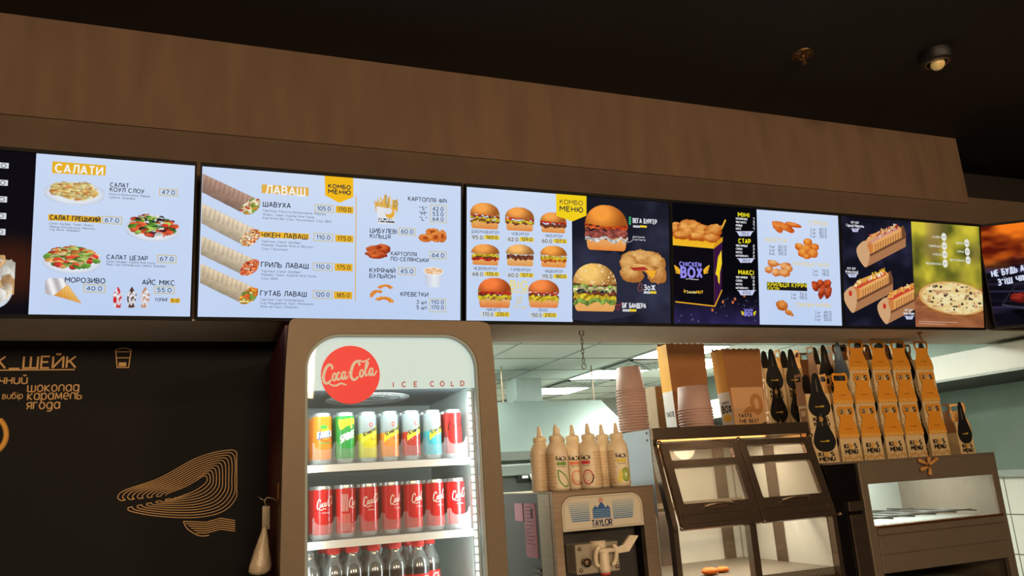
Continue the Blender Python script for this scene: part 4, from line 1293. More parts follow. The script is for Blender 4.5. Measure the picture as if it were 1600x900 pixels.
# round-cornered capitals: the letter for L is drawn as an arch
keep = G['Л']
G['Л'] = (.62, [[(0, 0), (0, .75)]+arc(.31, .72, .31, .28, 180, 0, 8)+[(.62, 0)]])
s.T('МІЛК_ШЕЙК', -62, 575.5, 118, 575, 18.5, .15)
G['Л'] = keep
a, c = s.P(-60, 578.5), s.P(117, 577.5)
s.line([(a[0], c[1]), c], .004, GOLD)
s.T('молочний', -52, 601, 42, 599, 14, .13)
s.T('вибір', 4, 623, 35, 623, 9.5, .13)
s.T('шокопад', 43, 612, 123, 611, 14, .13)
s.T('карамепь', 43, 624.5, 127, 623.5, 14, .13)
s.T('ягода', 41, 639, 93, 638.5, 14, .13)
s.build('lettering', printm, wl)
s = WallPrint()
q = lambda x, y: s.P(x/2.249, 500+y/2.25)
for pl in ([(407, 112), (412, 167), (452, 167), (460, 112), (407, 112)], [(404, 110), (412, 103), (425, 100), (442, 99), (455, 103), (463, 110)], [(410, 133), (457, 133)]):
    s.line([q(*p) for p in pl], .0035, GOLD)
a, c = q(417, 163), q(444, 149)
s.rect(a[0], a[1], c[0], c[1], GOLD, 2)
s.build('cup_icon', printm, wl)
s = WallPrint()
outer = [(425, 635), (414, 622), (440, 598), (560, 556), (690, 486), (790, 459), (834, 470), (836, 560), (832, 620), (785, 672), (690, 694), (560, 690), (462, 673), (449, 660)]
inner = [(592, 616), (598, 610), (625, 600), (655, 588), (684, 572), (706, 556), (716, 553), (722, 560), (716, 570), (700, 583), (680, 597), (655, 610), (630, 622), (622, 622)]
N = 11
for k in range(N):
    t = k/(N-.4)
    pts = [(a[0]+(b_[0]-a[0])*t, a[1]+(b_[1]-a[1])*t) for a, b_ in zip(outer, inner)]
    cv = spline(pts, 6)
    cv = [(min(x, 832), y) for x, y in cv]
    s.line([q(*p) for p in cv], .0028, GOLD)
    if k % 2 == 0 and k < N-1:               # neighbouring lines join at the tips
        t2 = (k+1)/(N-.4)
        for e in (0, -1):
            p1 = pts[e]
            p2 = (outer[e][0]+(inner[e][0]-outer[e][0])*t2, outer[e][1]+(inner[e][1]-outer[e][1])*t2)
            s.line([q(*p1), q(*p2)], .0028, GOLD)
for k in range(6):
    o = k*8
    s.line([q(*p) for p in [(644+o*1.15, 708+o), (725, 711+o*.95), (775, 697+o*.95), (826, 705+o*.92)]], .0032, GOLD)
s.line([q(*p) for p in spline([(644, 708), (660, 735), (700, 758), (735, 757)], 6)], .0032, GOLD)
s.build('line_drawing', printm, wl)
s = WallPrint()
YG = (226, 164, 40)
cen = (-70, 400)
for i in range(21):
    a0 = R(-42+84*i/20)
    x, y = cen[0]+92*math.cos(a0), cen[1]-78*math.sin(a0)
    for sg in (-1, 1):
        a1 = a0+R(52)*sg+R(90)
        p1, p2 = q(x, y), q(x+sg*13*math.cos(a0-.7*sg), y-sg*13*math.sin(a0-.7*sg))
        s.line([p1, p2], [.0042, .0018], YG)
s.line([q(cen[0]+92*math.cos(R(a)), cen[1]-78*math.sin(R(a))) for a in range(-44, 45, 4)], .003, YG)
s.build('wreath_drawing', printm, wl, 'yellow leaf wreath drawn at the board edge')

# ------------------------------------------------------------------ drinks fridge
steel = mat('brushed_steel', (150, 132, 112), .32, .85, noise=.1, scale=9, stretch=(1, 1, 12))
steel_dark = mat('dark_steel', (96, 80, 64), .35, .85, noise=.1, scale=9)
fr_frame = mat('fridge_frame_bronze', (106, 92, 74), .45, .35, noise=.04, scale=50)
fr_red = mat('fridge_side_red', (86, 20, 22), .45)
fr_white = mat('fridge_liner_white', (204, 216, 213), .5)
ledm = mat('led_strip_white', (236, 250, 248), .5, emit=3.2)
headm = mat('lit_header_white', (110, 118, 113), .5, emit=.74, glow=(222, 242, 232))
FX0, FX1, FY0, FY1, FT = .186, .836, 2.30, 2.99, 1.995
fr = thing('drinks_fridge', 'tall bronze-framed drinks fridge with lit white header and round red sign, before the black wall', 'fridge', ((FX0+FX1)/2, 2.65, 0))
WX0, WX1, WZ0, WZ1 = .250, .776, .25, 1.952
b = MB()
b.box((FX0+.012, FY0+.05, .08), (WX0-.015, FY1, FT-.01))
b.box((WX1+.015, FY0+.05, .08), (FX1-.006, FY1, FT-.01))
b.box((WX0-.015, FY1-.06, .08), (WX1+.015, FY1, FT-.01))
b.box((WX0-.015, FY0+.05, 1.96), (WX1+.015, FY1-.06, FT-.01))
b.box((WX0-.015, FY0+.05, .08), (WX1+.015, FY1-.06, .25))
for x in (FX0+.04, FX1-.04):
    for y in (FY0+.1, FY1-.06): b.lathe([(.02, 0), (.02, .08)], (x, y, 0), 12)
b.build('cabinet', fr_red, fr)
b = MB()
lw = .016
b.box((WX0-.015, FY0+.05, .25), (WX0-.003, FY1-.06, 1.96)); b.box((WX1+.003, FY0+.05, .25), (WX1+.015, FY1-.06, 1.96))
b.box((WX0-.003, FY1-.072, .25), (WX1+.003, FY1-.06, 1.96))
b.build('liner', fr_white, fr)
b = MB()
out = [(FX0-.004, .1), (FX1+.003, .1)]+spline([(FX1+.003, 1.0), (FX1, 1.5), (FX1-.004, 1.8), (FX1-.010, 1.95), (FX1-.018, 1.985), (FX1-.05, FT)], 5)+spline([(FX0+.05, FT+.002), (FX0+.024, 1.990), (FX0+.016, 1.95), (FX0+.008, 1.8), (FX0+.002, 1.5), (FX0-.004, 1.0)], 5)
b.prism(out, FY0, FY0+.045, [rrect(WX0, WZ0, WX1, WZ1, .105, 10, (0, 0, 1, 1))])
b.build('door_frame', fr_frame, fr, bevel=.006)
b = MB()
ro, ri = rrect(WX0-.0, WZ0, WX1+.0, WZ1, .105, 10, (0, 0, 1, 1)), rrect(WX0+.008, WZ0+.008, WX1-.008, WZ1-.008, .098, 10, (0, 0, 1, 1))
b.prism(ro, FY0+.004, FY0+.02, [ri])
b.build('gasket', mat('gasket_grey', (150, 160, 156), .5), fr)
b = MB(); b.prism(rrect(WX0, WZ0, WX1, WZ1, .105, 10, (0, 0, 1, 1)), FY0+.022, FY0+.026)
b.build('door_glass', glassy('fridge_glass', (230, 240, 238), .97, .025), fr)
b = MB(); b.prism(rrect(WX0+.003, 1.789, WX1-.003, WZ1-.003, .102, 10, (0, 0, 1, 1)), FY0+.03, FY0+.042)
b.build('lit_header', headm, fr, 'glowing white header')
b = MB(); b.lathe([(.0001, FY0+.0185), (.0865, FY0+.0185), (.0865, FY0+.0215), (.0001, FY0+.0215)], (.384, 0, 1.832), 48, 'y', False)
dsc = b.build('logo_disc', mat('logo_red', (214, 34, 36), .4, emit=.45), fr, 'round red sign')
s = Flat(plane_map((0, FY0+.0183, 0), (1, 0, 0), (0, 0, 1)))
s.script(.302, 1.803, .163, (240, 238, 232), 1, 1.3, 1.08, .12)
s.build('script_lettering', vcmat('sign_white_print', rough=.5), dsc)
s = Flat(plane_map((0, FY0+.0215, 0), (1, 0, 0), (0, 0, 1)))
for ch, xc, wd in (('I', .511, .001), ('C', .544, .0115), ('E', .580, .009), ('C', .632, .0115), ('O', .664, .012), ('L', .697, .008), ('D', .729, .0105)):
    s.text(ch, xc-wd/2, 1.7935, wd, .0145, (196, 44, 44), .2, 1)
s.build('header_lettering', vcmat('red_header_print', rough=.5), fr, 'red spaced words on the header')
# cold-air outlet with its round wire guard
b = MB(); b.hexa([(WX0, 2.38, 1.80), (WX1, 2.38, 1.80), (WX1, 2.90, 1.795), (WX0, 2.90, 1.795)], [(WX0, 2.38, 1.94), (WX1, 2.38, 1.94), (WX1, 2.90, 1.94), (WX0, 2.90, 1.94)])
ev = b.build('fan_housing', mat('housing_grey', (104, 118, 126), .5), fr)
b = MB()
fc = (.485, 2.60)
for i in range(38):
    a = 2*PI*i/38
    b.tube([(fc[0]+.03*math.cos(a), fc[1]+.03*math.sin(a), 1.790), (fc[0]+.135*math.cos(a), fc[1]+.17*math.sin(a), 1.790)], .0015, 5)
for rr in (.03, .07, .105, .135): b.tube([(fc[0]+rr*math.cos(2*PI*i/40), fc[1]+rr*1.26*math.sin(2*PI*i/40), 1.7895) for i in range(40)], .0018, 5, True)
b.build('wire_guard', mat('guard_wire', (230, 236, 238), .4, .3), ev)
# light strips inside the door edges
for x in (WX1-.012,):
    b = MB(); b.box((x-.006, FY0+.06, .3), (x+.010, FY0+.075, 1.785))
    lf = b.build('light_strip', fr_white, fr)
    b = MB()
    for i in range(62):
        z = 1.77-i*.0235
        b.box((x-.0075, FY0+.0585, z-.0085), (x+.0015, FY0+.0600, z+.0085))
    b.build('led_row', ledm, lf)
SH = [1.566, 1.351, 1.098, .80, .50]
clear = glassy('clear_tray', (236, 240, 240), .91, .06)
XC = [.317+.0688*i for i in range(7)]
for si, z in enumerate(SH):
    b = MB(); b.box((WX0+.004, 2.392, z-.010), (WX1-.002, 2.404, z+.011))
    b.box((WX0+.004, 2.404, z-.004), (WX1-.002, 2.88, z+.004))
    sh = b.build('shelf', mat('shelf_white', (236, 242, 240), .4), fr)
    if si < 2:
        for x in XC:
            b = MB()
            pl = [(x-.0335, z+.0125), (x+.0335, z+.0125), (x+.0335, z+.075), (x+.031, z+.078), (x+.0285, z+.075)]
            pl += spline([(x+.0265, z+.066), (x+.018, z+.058), (x, z+.0555), (x-.018, z+.058), (x-.0265, z+.066)], 4)+[(x-.0285, z+.075), (x-.031, z+.078), (x-.0335, z+.075)]
            b.prism(pl, 2.407, 2.4095)
            b.box((x-.0335, 2.41, z+.011), (x+.0335, 2.86, z+.013))
            b.build('can_tray', clear, sh)
        b = MB()
        for x in [XC[0]-.0344]+[x+.0344 for x in XC]: b.box((x-.0005, 2.41, z+.011), (x+.0005, 2.86, z+.034))
        b.build('tray_divider', clear, sh)
# side sticker and faint script on the red flank
s = Flat(lambda u, v, l: np.column_stack([np.full(len(u), FX0+.0118)-l, 2.98-u, v]))
s.script(.06, 1.55, .40, (112, 36, 36), 1, 1.1, 1.6, .35)
s.build('flank_lettering', vcmat('flank_print', rough=.5), fr)
b = MB(); b.box((FX0+.0105, 2.53, 1.487), (FX0+.0122, 2.56, 1.535))
b.build('sticker', mat('orange_sticker', (206, 140, 66), .5), fr, 'small orange sticker')
# white pouch hanging from a metal clip on the fridge flank
pt = thing('hanging_pouch', 'white drop-shaped plastic pouch hanging on the red flank of the drinks fridge', 'pouch', (FX0-.02, 2.60, 1.28))
b = MB()
PY_ = 2.60
zt, zb = at(424, 820, PY_).z, at(412, 897, PY_).z
prof = [(0, .007, .010), (.12, .009, .012), (.3, .015, .016), (.5, .022, .021), (.68, .029, .026), (.82, .033, .029), (.92, .032, .028), (.98, .024, .02), (1, .012, .01)]
vs, fs = [], []
n = 22
for k, (t_, rx, ry) in enumerate(prof):
    for i in range(n):
        a = 2*PI*i/n
        cr = 1+.07*math.sin(5*a+k*1.7)
        vs.append((FX0-.022-.014*t_+rx*math.cos(a)*cr, PY_+ry*math.sin(a)*cr, zt+(zb-zt)*t_))
for k in range(len(prof)-1):
    for i in range(n): fs.append((k*n+i, (k+1)*n+i, (k+1)*n+(i+1) % n, k*n+(i+1) % n))
fs.append(tuple(range(n))[::-1]); fs.append(tuple((len(prof)-1)*n+i for i in range(n)))
b.add(vs, fs, True)
b.build('bag', mat('milky_plastic', (226, 208, 176), .22, spec=.7, bump=.6, noise=.05, scale=34), pt)
zc = at(424, 790, PY_).z
b = MB(); b.box((FX0-.030, PY_-.004, zt-.012), (FX0-.008, PY_+.0, zc)); b.box((FX0-.026, PY_-.006, zt+.012), (FX0-.013, PY_-.004, zc-.014))
b.build('clip', mat('clip_metal', (150, 140, 124), .3, .9), pt)
b = MB()
b.tube(spline([(FX0-.018, PY_-.002, zc-.002), (FX0-.024, PY_-.002, zc+.012), (FX0-.016, PY_-.002, zc+.024), (FX0+.002, PY_-.002, zc+.02), (FX0+.013, PY_-.002, zc+.012)], 5), .0028, 8)
b.tube([(FX0-.045, PY_-.004, zc+.03), (FX0-.012, PY_-.002, zc+.006)], .0022, 6)
b.build('hook', mat('clip_metal', (150, 140, 124), .3, .9), pt)

# ------------------------------------------------------------------ cans
can_metal = mat('can_aluminium', (214, 220, 222), .28, .75)
canprint = vcmat('can_print', rough=.28, coat=.3)
CR, CHT = .0288, .152
def can(pos, style, turn, label, group):
    t = thing('drink_can', label, 'drink can', pos, group)
    x, y, z = pos
    b = MB()
    b.lathe([(.0001, .006), (.019, .003), (.022, 0), (.0235, .001), (CR-.001, .010), (CR, .014), (CR, CHT-.016), (CR-.002, CHT-.010), (.0255, CHT-.004), (.026, CHT-.001), (.0252, CHT), (.0245, CHT-.001), (.0242, CHT-.005), (.0001, CHT-.005)], pos, 32)
    b.build('can_body', can_metal, t)
    b = MB(); b.lathe([(.0001, CHT-.0035), (.006, CHT-.003), (.008, CHT-.0048)], (x, y-.008, z), 10); b.box((x-.005, y-.008, z+CHT-.0048), (x+.005, y+.010, z+CHT-.0036))
    b.build('pull_tab', can_metal, t)
    s = Flat(can_map(pos, CR+.0002, turn))
    s.STEP = .00012
    half = PI*CR
    z0, z1 = .013, CHT-.015
    def band(a, b_, c, l=0): s.patch(-half, a, half, b_, solid(lambda U, V: np.broadcast_to(np.array(c, float), U.shape+(3,)).copy()), .005, l)
    k = style[0]
    if k == 'cola':
        band(z0, z1+.004, style[1])
        if style[2] == 'back':
            for i in range(9): s.rect(-.017+i*.0012*2, .075, -.0162+i*.0024, .125, (240, 226, 220), 2)
            for i in range(7): s.line([(-.016+i*.004, .02), (-.016+i*.004, .068)], .0009, (246, 220, 210), 2)
        col = style[3] if len(style) > 3 else (246, 240, 236)
        s.script(-.026 if style[2] != 'back' else .006, .084, .066, col, 3, 1.15, 1.3, .22)
        if style[2] == 'front': s.text('ORIGINAL', -.012, .073, .024, .0032, col, .18, 3)
    elif k == 'fanta':
        band(z0, z1+.004, (242, 132, 22))
        s.cpoly(arc(.002, .088, .021, .024, 0, 360, 24), (226, 104, 20), 1)
        s.cpoly(arc(.004, .09, .017, .020, 0, 360, 24), (250, 166, 40), 2)
        s.cpoly(spline([(-.013, .106), (-.006, .117), (.006, .114), (.010, .106), (.0, .102)], 5, True), (60, 170, 60), 3)
        s.cpoly([(-.022, .072), (.026, .079), (.026, .100), (-.022, .093)], (34, 66, 140), 4)
        s.text('FANTA', -.0195, .0752, .044, .0175, (244, 246, 250), .24, 5, slope=.14)
        s.crect(-.014, .060, .02, .0635, (90, 160, 70), 3)
    elif k == 'sprite':
        band(z0, z1+.004, (18, 150, 62))
        s.cpoly(spline([(-.03, .128), (-.01, .131), (.03, .134), (.03, .112), (.012, .102), (-.004, .110), (-.022, .098)], 5, True), (244, 208, 40), 2)
        s.cpoly(spline([(-.03, .094), (-.012, .100), (.004, .112), (.026, .116), (.03, .09), (.0, .08), (-.028, .072)], 5, True), (24, 140, 56), 3)
        s.ell(.012, .108, .0045, .0045, (246, 190, 50), 4, 14)
        s.text('SPRITE', -.022, .060, .046, .020, (244, 250, 246), .23, 5, slope=.40, shear=.12)
    else:                                   # mixer drinks: silver above, tinted below, a yellow slanting label
        band(.086, z1+.004, (150, 164, 168))
        band(z0, .086, style[1])
        s.cpoly(spline([(-.026, .058), (-.024, .080), (-.006, .092), (.018, .104), (.030, .112), (.030, .086), (.012, .079), (-.012, .068)], 5, True), (226, 222, 50), 2)
        s.line([(-.026, .056), (-.010, .066), (.012, .077), (.030, .084)], .0014, (240, 242, 240), 3)
        s.text('Schweppes', -.022, .0755, .050, .0125, (32, 44, 56), .2, 4, slope=.42, shear=.12)
        s.ell(.004, .112, .0062, .0068, (196, 56, 48), 3, 16)
        s.ell(.004, .112, .003, .0038, (236, 220, 210), 4, 12)
        s.text('Citrus Mix', .002, .066, .020, .0035, (70, 76, 60), .16, 3)
    s.build('printed_label', canprint, t)
    return t
RED = (206, 22, 26)
G1, G2 = 'mixed drink cans on the upper fridge shelf', 'red cola cans on the second fridge shelf'
front1 = [(('fanta',), .12, 'orange drink can with a blue name plate, front left of the upper shelf'),
          (('sprite',), .15, 'green and yellow lemonade can on the upper fridge shelf'),
          (('mixer', (206, 200, 24)), .10, 'silver and yellow-green mixer can beside the green lemonade can'),
          (('mixer', (226, 138, 50)), .12, 'silver and orange mixer can in the middle of the upper shelf'),
          (('mixer', (176, 48, 44)), .25, 'silver and dark red mixer can beside the turquoise one'),
          (('mixer', (60, 176, 196)), .35, 'silver and turquoise mixer can on the upper fridge shelf'),
          (('cola', (186, 24, 28), 'zero', (30, 16, 18)), .15, 'red cola can with black script at the right end of the upper shelf')]
for i, (st, tn, lb) in enumerate(front1):
    can((XC[i], 2.452, SH[0]+.014), st, tn, lb, G1)
ords = ['leftmost', 'second', 'third', 'fourth', 'fifth', 'sixth', 'rightmost']
turns = [.22, .0, .18, .62, .55, .50, .25]
for i in range(7):
    st = ('cola', RED, 'back' if i == 1 else 'front')
    lb = ['red cola can with white script, leftmost on the second fridge shelf', 'red cola can turned to show its white ingredients print',
          'red cola can right of the one turned to its ingredients print', 'red cola can fourth from the left on the second shelf, below the orange mixer can',
          'red cola can fifth from the left on the second shelf', 'red cola can second from the right on the second shelf', 'red cola can at the right end of the second shelf'][i]
    can((XC[i], 2.452, SH[1]+.014), st, turns[i], lb, G2)
# the cans just behind, seen in the gaps
bk = [(('fanta',), .3), (('sprite',), .4), (('mixer', (206, 200, 24)), 1.0), (('mixer', (226, 138, 50)), .9), (('mixer', (176, 48, 44)), 1.2), (('mixer', (60, 176, 196)), .9), (('cola', (186, 24, 28), 'zero', (30, 16, 18)), .5)]
nmz = ['orange can', 'green lemonade can', 'yellow-green mixer can', 'orange mixer can', 'dark red mixer can', 'turquoise mixer can', 'dark-script cola can']
for i in range(7):
    can((XC[i]-.004, 2.516, SH[0]+.014), bk[i][0], bk[i][1], 'second-row drink can standing behind the front '+nmz[i], G1)
for i in range(7):
    can((XC[i]-.004, 2.516, SH[1]+.014), ('cola', RED, 'front'), .4+.3*i, 'second-row red cola can behind the %s cola can of the second shelf' % ords[i], G2)

# ------------------------------------------------------------------ bottles
pet = glassy('dark_cola_pet', (44, 34, 32), .12, .16, .08)
petc = glassy('clear_pet_neck', (120, 124, 122), .35, .16, .08)
capm = mat('red_cap', (214, 36, 34), .4)
def bottle(pos, label, glass=False):
    x, y, z = pos
    t = thing('cola_bottle' if not glass else 'glass_bottle', label, 'bottle', pos, None if glass else 'red-capped cola bottles on the third fridge shelf')
    b = MB()
    b.mi = 0
    b.lathe([(.0001, .004), (.024, 0), (.031, .01), (.032, .05), (.0285, .085), (.0315, .115), (.0338, .14), (.0338, .160)], pos, 28)
    b.mi = 1
    b.lathe([(.0338, .160), (.0325, .172), (.0285, .184), (.023, .195), (.0185, .203), (.0165, .209), (.016, .2175)], pos, 28)
    if glass: b.lathe([(.0142, .2175), (.0165, .219), (.0165, .226), (.014, .228), (.0145, .24), (.0001, .2405)], pos, 28)
    b.build('bottle_body', [pet if not glass else petc, petc], t)
    if not glass:
        b = MB()
        n = 40
        b.lathe([(.0190, .2175), (.0195, .2185), (.0195, .2215), (.0188, .222)], pos, n)
        pr = []
        for i in range(n*2):
            a = PI*i/n
            r = .0195-.0006*(i % 2)
            pr.append((x+r*math.cos(a), y+r*math.sin(a)))
        vs = [(p[0], p[1], z+.2225) for p in pr]+[(p[0], p[1], z+.2335) for p in pr]+[(x+(p[0]-x)*.93, y+(p[1]-y)*.93, z+.2348) for p in pr]
        m = len(pr)
        fs = [(i, (i+1) % m, m+(i+1) % m, m+i) for i in range(m)]+[(m+i, m+(i+1) % m, 2*m+(i+1) % m, 2*m+i) for i in range(m)]+[tuple(range(2*m, 3*m))]
        b.add(vs, fs)
        b.build('cap', capm, t)
        s = Flat(can_map((x, y, z), .0336))
        s.patch(-PI*.0336, .088, PI*.0336, .14, solid(lambda U, V: np.broadcast_to(np.array((206, 26, 28.)), U.shape+(3,)).copy()), .005, 1)
        s.script(-.026, .105, .06, (245, 240, 236), 3, 1.1, 1.2, .1)
        s.build('paper_label', canprint, t)
    return t
for i, (px, dz, lb) in enumerate(((521, 0, 'leftmost red-capped cola bottle of the front row'), (550.5, 0, 'second red-capped cola bottle of the front row'), (584, 0, 'third red-capped cola bottle of the front row'), (617, 0, 'fourth red-capped cola bottle of the front row'), (653, 0, 'rightmost red-capped cola bottle of the front row'))):
    p = at(px, 862, 2.47)
    bottle((p.x, 2.47, SH[2]+.004), lb)
for i, (px, lb) in enumerate(((507, 'cola bottle behind the leftmost front bottle'), (540, 'cola bottle behind the second front bottle'), (574, 'cola bottle behind the third front bottle'), (606, 'cola bottle behind the fourth front bottle'), (637, 'cola bottle behind the rightmost front bottle'), (670, 'cola bottle in the second row at the far right, cap showing past the front row'))):
    p = at(px, 862, 2.54)
    bottle((p.x, 2.54, SH[2]+.004), lb)
p = at(483, 870, 2.47)
bottle((p.x, 2.47, SH[2]+.004), 'clear glass bottle without red cap, left of the cola bottles', True)

# ------------------------------------------------------------------ counter behind the pass-through
t = thing('back_counter', 'long steel counter under the soft-serve machine and the warming cabinets', 'counter', (2.8, 3.15, 0))
b = MB(); b.box((1.08, 2.72, .82), (3.85, 3.62, .85))
b.build('worktop', steel, t, bevel=.004)
b = MB(); b.box((1.10, 2.76, .0), (3.83, 3.60, .82))
b.build('base_cabinet', steel_dark, t)

# ------------------------------------------------------------------ soft-serve machine
TX0, TX1, TY0, TY1, TT, TB = 1.191, 1.622, 2.75, 3.29, 1.448, .85
sm = thing('soft_serve_machine', 'steel soft-serve ice cream machine with blue mountain badge and white draw handle', 'ice cream machine', ((TX0+TX1)/2, 3.0, TB))
dark_side = mat('machine_dark_side', (44, 38, 44), .4, .3)
b = MB()
hole = rrect(1.224, .98, 1.566, 1.428, .05, 8, (0, 0, 1, 1))
b.prism(rrect(TX0, TB, TX1, TT-.004, .006, 3), TY0, TY0+.03, [hole])
b.build('front_frame', steel, sm, bevel=.003)
b = MB()
b.box((TX0+.002, TY0+.03, TB), (TX0+.03, TY1, TT-.006)); b.box((TX1-.03, TY0+.03, TB), (TX1-.002, TY1, TT-.006))
b.box((TX0+.03, TY0+.14, TB), (TX1-.03, TY1, TT-.006))
b.box((TX0+.03, TY0+.03, 1.30), (TX1-.03, TY0+.14, TT-.006)); b.box((TX0+.03, TY0+.03, TB), (TX1-.03, TY0+.14, .98))
b.build('housing', dark_side, sm)
b = MB(); b.box((TX0-.002, TY0-.002, TT-.006), (TX1+.002, TY1+.004, TT))
b.build('top_plate', steel, sm, bevel=.002)
b = MB(); b.box((TX0-.0015, TY0+.028, TB), (TX0+.002, TY0+.14, TT-.008))
b.build('corner_panel', steel, sm)
b = MB(); b.prism(rrect(1.224, 1.302, 1.564, 1.426, .048, 8, (0, 0, 1, 1)), TY0-.004, TY0+.02)
bd = b.build('badge_panel', mat('badge_cream', (206, 198, 178), .45), sm, bevel=.003)
s = Flat(plane_map((0, TY0-.0043, 0), (1, 0, 0), (0, 0, 1)))
s.line([(1.232, 1.308), (1.232, 1.385), (1.245, 1.41), (1.272, 1.419), (1.52, 1.419), (1.545, 1.41), (1.556, 1.385), (1.556, 1.308), (1.232, 1.308)], .0012, (120, 112, 96), 1)
for k in range(10):
    z = 1.334+k*.0072
    f_ = k/9
    c_ = tuple(mix((40, 110, 168), (176, 186, 188), np.array(f_)))
    s.rect(1.262-.012*f_, z, 1.337, z+.0042, c_, 1)
    s.rect(1.434, z, 1.518+.012*f_, z+.0042, c_, 1)
s.poly([(1.350, 1.340), (1.424, 1.340), (1.424, 1.374), (1.414, 1.386), (1.406, 1.376), (1.396, 1.392), (1.387, 1.400), (1.378, 1.388), (1.370, 1.378), (1.362, 1.388), (1.350, 1.374)], (26, 84, 150), 2)
for k in range(5): s.rect(1.352, 1.343+k*.0068, 1.422, 1.3445+k*.0068, (150, 186, 206), 3)
s.line(arc(1.387, 1.406, .0085, .0085, 0, 360, 16), .0018, (190, 80, 70), 3)
s.line([(1.380, 1.401), (1.394, 1.411)], .0018, (190, 80, 70), 3)
s.line([(1.384, 1.411), (1.390, 1.402)], .0015, (190, 80, 70), 3)
s.text('TAYLOR', 1.343, 1.314, .084, .0205, (30, 44, 92), .2, 3, gap=.14)
s.line([(1.343, 1.3115), (1.427, 1.3115)], .001, (30, 44, 92), 3)
s.build('badge_print', vcmat('badge_print', rough=.45), bd)
b = MB(); b.box((1.235, TY0+.06, 1.0), (1.555, TY0+.14, 1.30))
b.build('freezer_face', mat('black_recess', (30, 26, 24), .4), sm)
b = MB(); b.box((1.254, TY0-.03, 1.150), (1.432, TY0+.06, 1.256))
blk = b.build('door_block', glassy('door_acrylic', (190, 180, 160), .25, .1), sm, bevel=.006)
ivory = mat('ivory_plastic', (226, 212, 186), .35)
b = MB()
b.lathe([(.0001, 1.262), (.03, 1.262), (.03, 1.235), (.026, 1.23)], (1.352, TY0-.02, 0), 20)
b.lathe([(.018, 1.235), (.018, 1.175), (.021, 1.17), (.021, 1.152), (.0001, 1.152)], (1.361, TY0-.045, 0), 20)
b.build('draw_spout', ivory, sm)
b = MB(); b.lathe([(.0001, 1.1515), (.020, 1.1515), (.020, 1.145), (.012, 1.142), (.0001, 1.142)], (1.361, TY0-.045, 0), 20)
b.build('spout_tip', mat('red_star_tip', (196, 60, 56), .5), sm, 'red spout tip')
b = MB()
for x0, sg in ((1.336, -1), (1.398, 1)):
    b.tube([(x0+sg*.012*math.cos(R(a)), TY0-.05-.010*math.sin(R(a)), 1.21+.032*math.sin(R(a))) for a in range(-110, 111, 20)], .0085, 8)
b.tube([(1.338, TY0-.055, 1.228), (1.402, TY0-.055, 1.228)], .009, 10)
b.build('valve_yoke', ivory, sm)
b = MB()
b.add([(1.398, TY0-.062, 1.232), (1.412, TY0-.062, 1.214), (1.452, TY0-.075, 1.218), (1.492, TY0-.085, 1.272), (1.456, TY0-.085, 1.276), (1.430, TY0-.075, 1.244),
       (1.398, TY0-.048, 1.232), (1.412, TY0-.048, 1.214), (1.452, TY0-.058, 1.218), (1.492, TY0-.068, 1.272), (1.456, TY0-.068, 1.276), (1.430, TY0-.058, 1.244)],
      [(0, 1, 2, 5), (5, 2, 3, 4), (6, 11, 8, 7), (11, 10, 9, 8), (0, 6, 7, 1), (1, 7, 8, 2), (2, 8, 9, 3), (3, 9, 10, 4), (4, 10, 11, 5), (5, 11, 6, 0)])
b.build('draw_handle', ivory, sm, 'white draw handle', bevel=.003)
b = MB(); b.lathe([(.0001, TY0-.055), (.014, TY0-.055), (.016, TY0-.05), (.016, TY0-.03), (.012, TY0-.03)], (1.290, 0, 1.192), 18, 'y')
b.build('lock_knob', steel_dark, sm)
b = MB()
for x in (1.270, 1.418):
    for z in (1.166, 1.24): b.lathe([(.0001, TY0-.037), (.006, TY0-.037), (.007, TY0-.03)], (x, 0, z), 10, 'y')
b.build('door_stud', steel, blk)
paper = mat('pinkish_paper', (206, 150, 170), .7)
b = MB(); b.box((TX0-.0008, 2.93, 1.20), (TX0+.002, 3.045, 1.405))
lb = b.build('info_label', paper, sm, 'pinkish paper sheet')
s = Flat(lambda u, v, l: np.column_stack([np.full(len(u), TX0-.0009)-l, 3.04-u, v]))
rnd = random.Random(5)
for i in range(11): s.rect(.01, 1.39-i*.014, .01+rnd.uniform(.03, .09), 1.393-i*.014, (120, 76, 96), 1)
s.rect(.066, 1.35, .092, 1.385, (96, 60, 80), 2)
s.build('label_print', vcmat('paper_print', rough=.7), lb)
b = MB(); b.box((TX0-.0008, 3.06, 1.335), (TX0+.002, 3.15, 1.405))
b.build('info_label', paper, sm, 'small pinkish paper sheet')
b = MB()
for i in range(5): b.box((TX0-.006, 2.90, 1.155-i*.022), (TX0+.002, 2.97, 1.163-i*.022))
b.build('side_louver', steel_dark, sm)

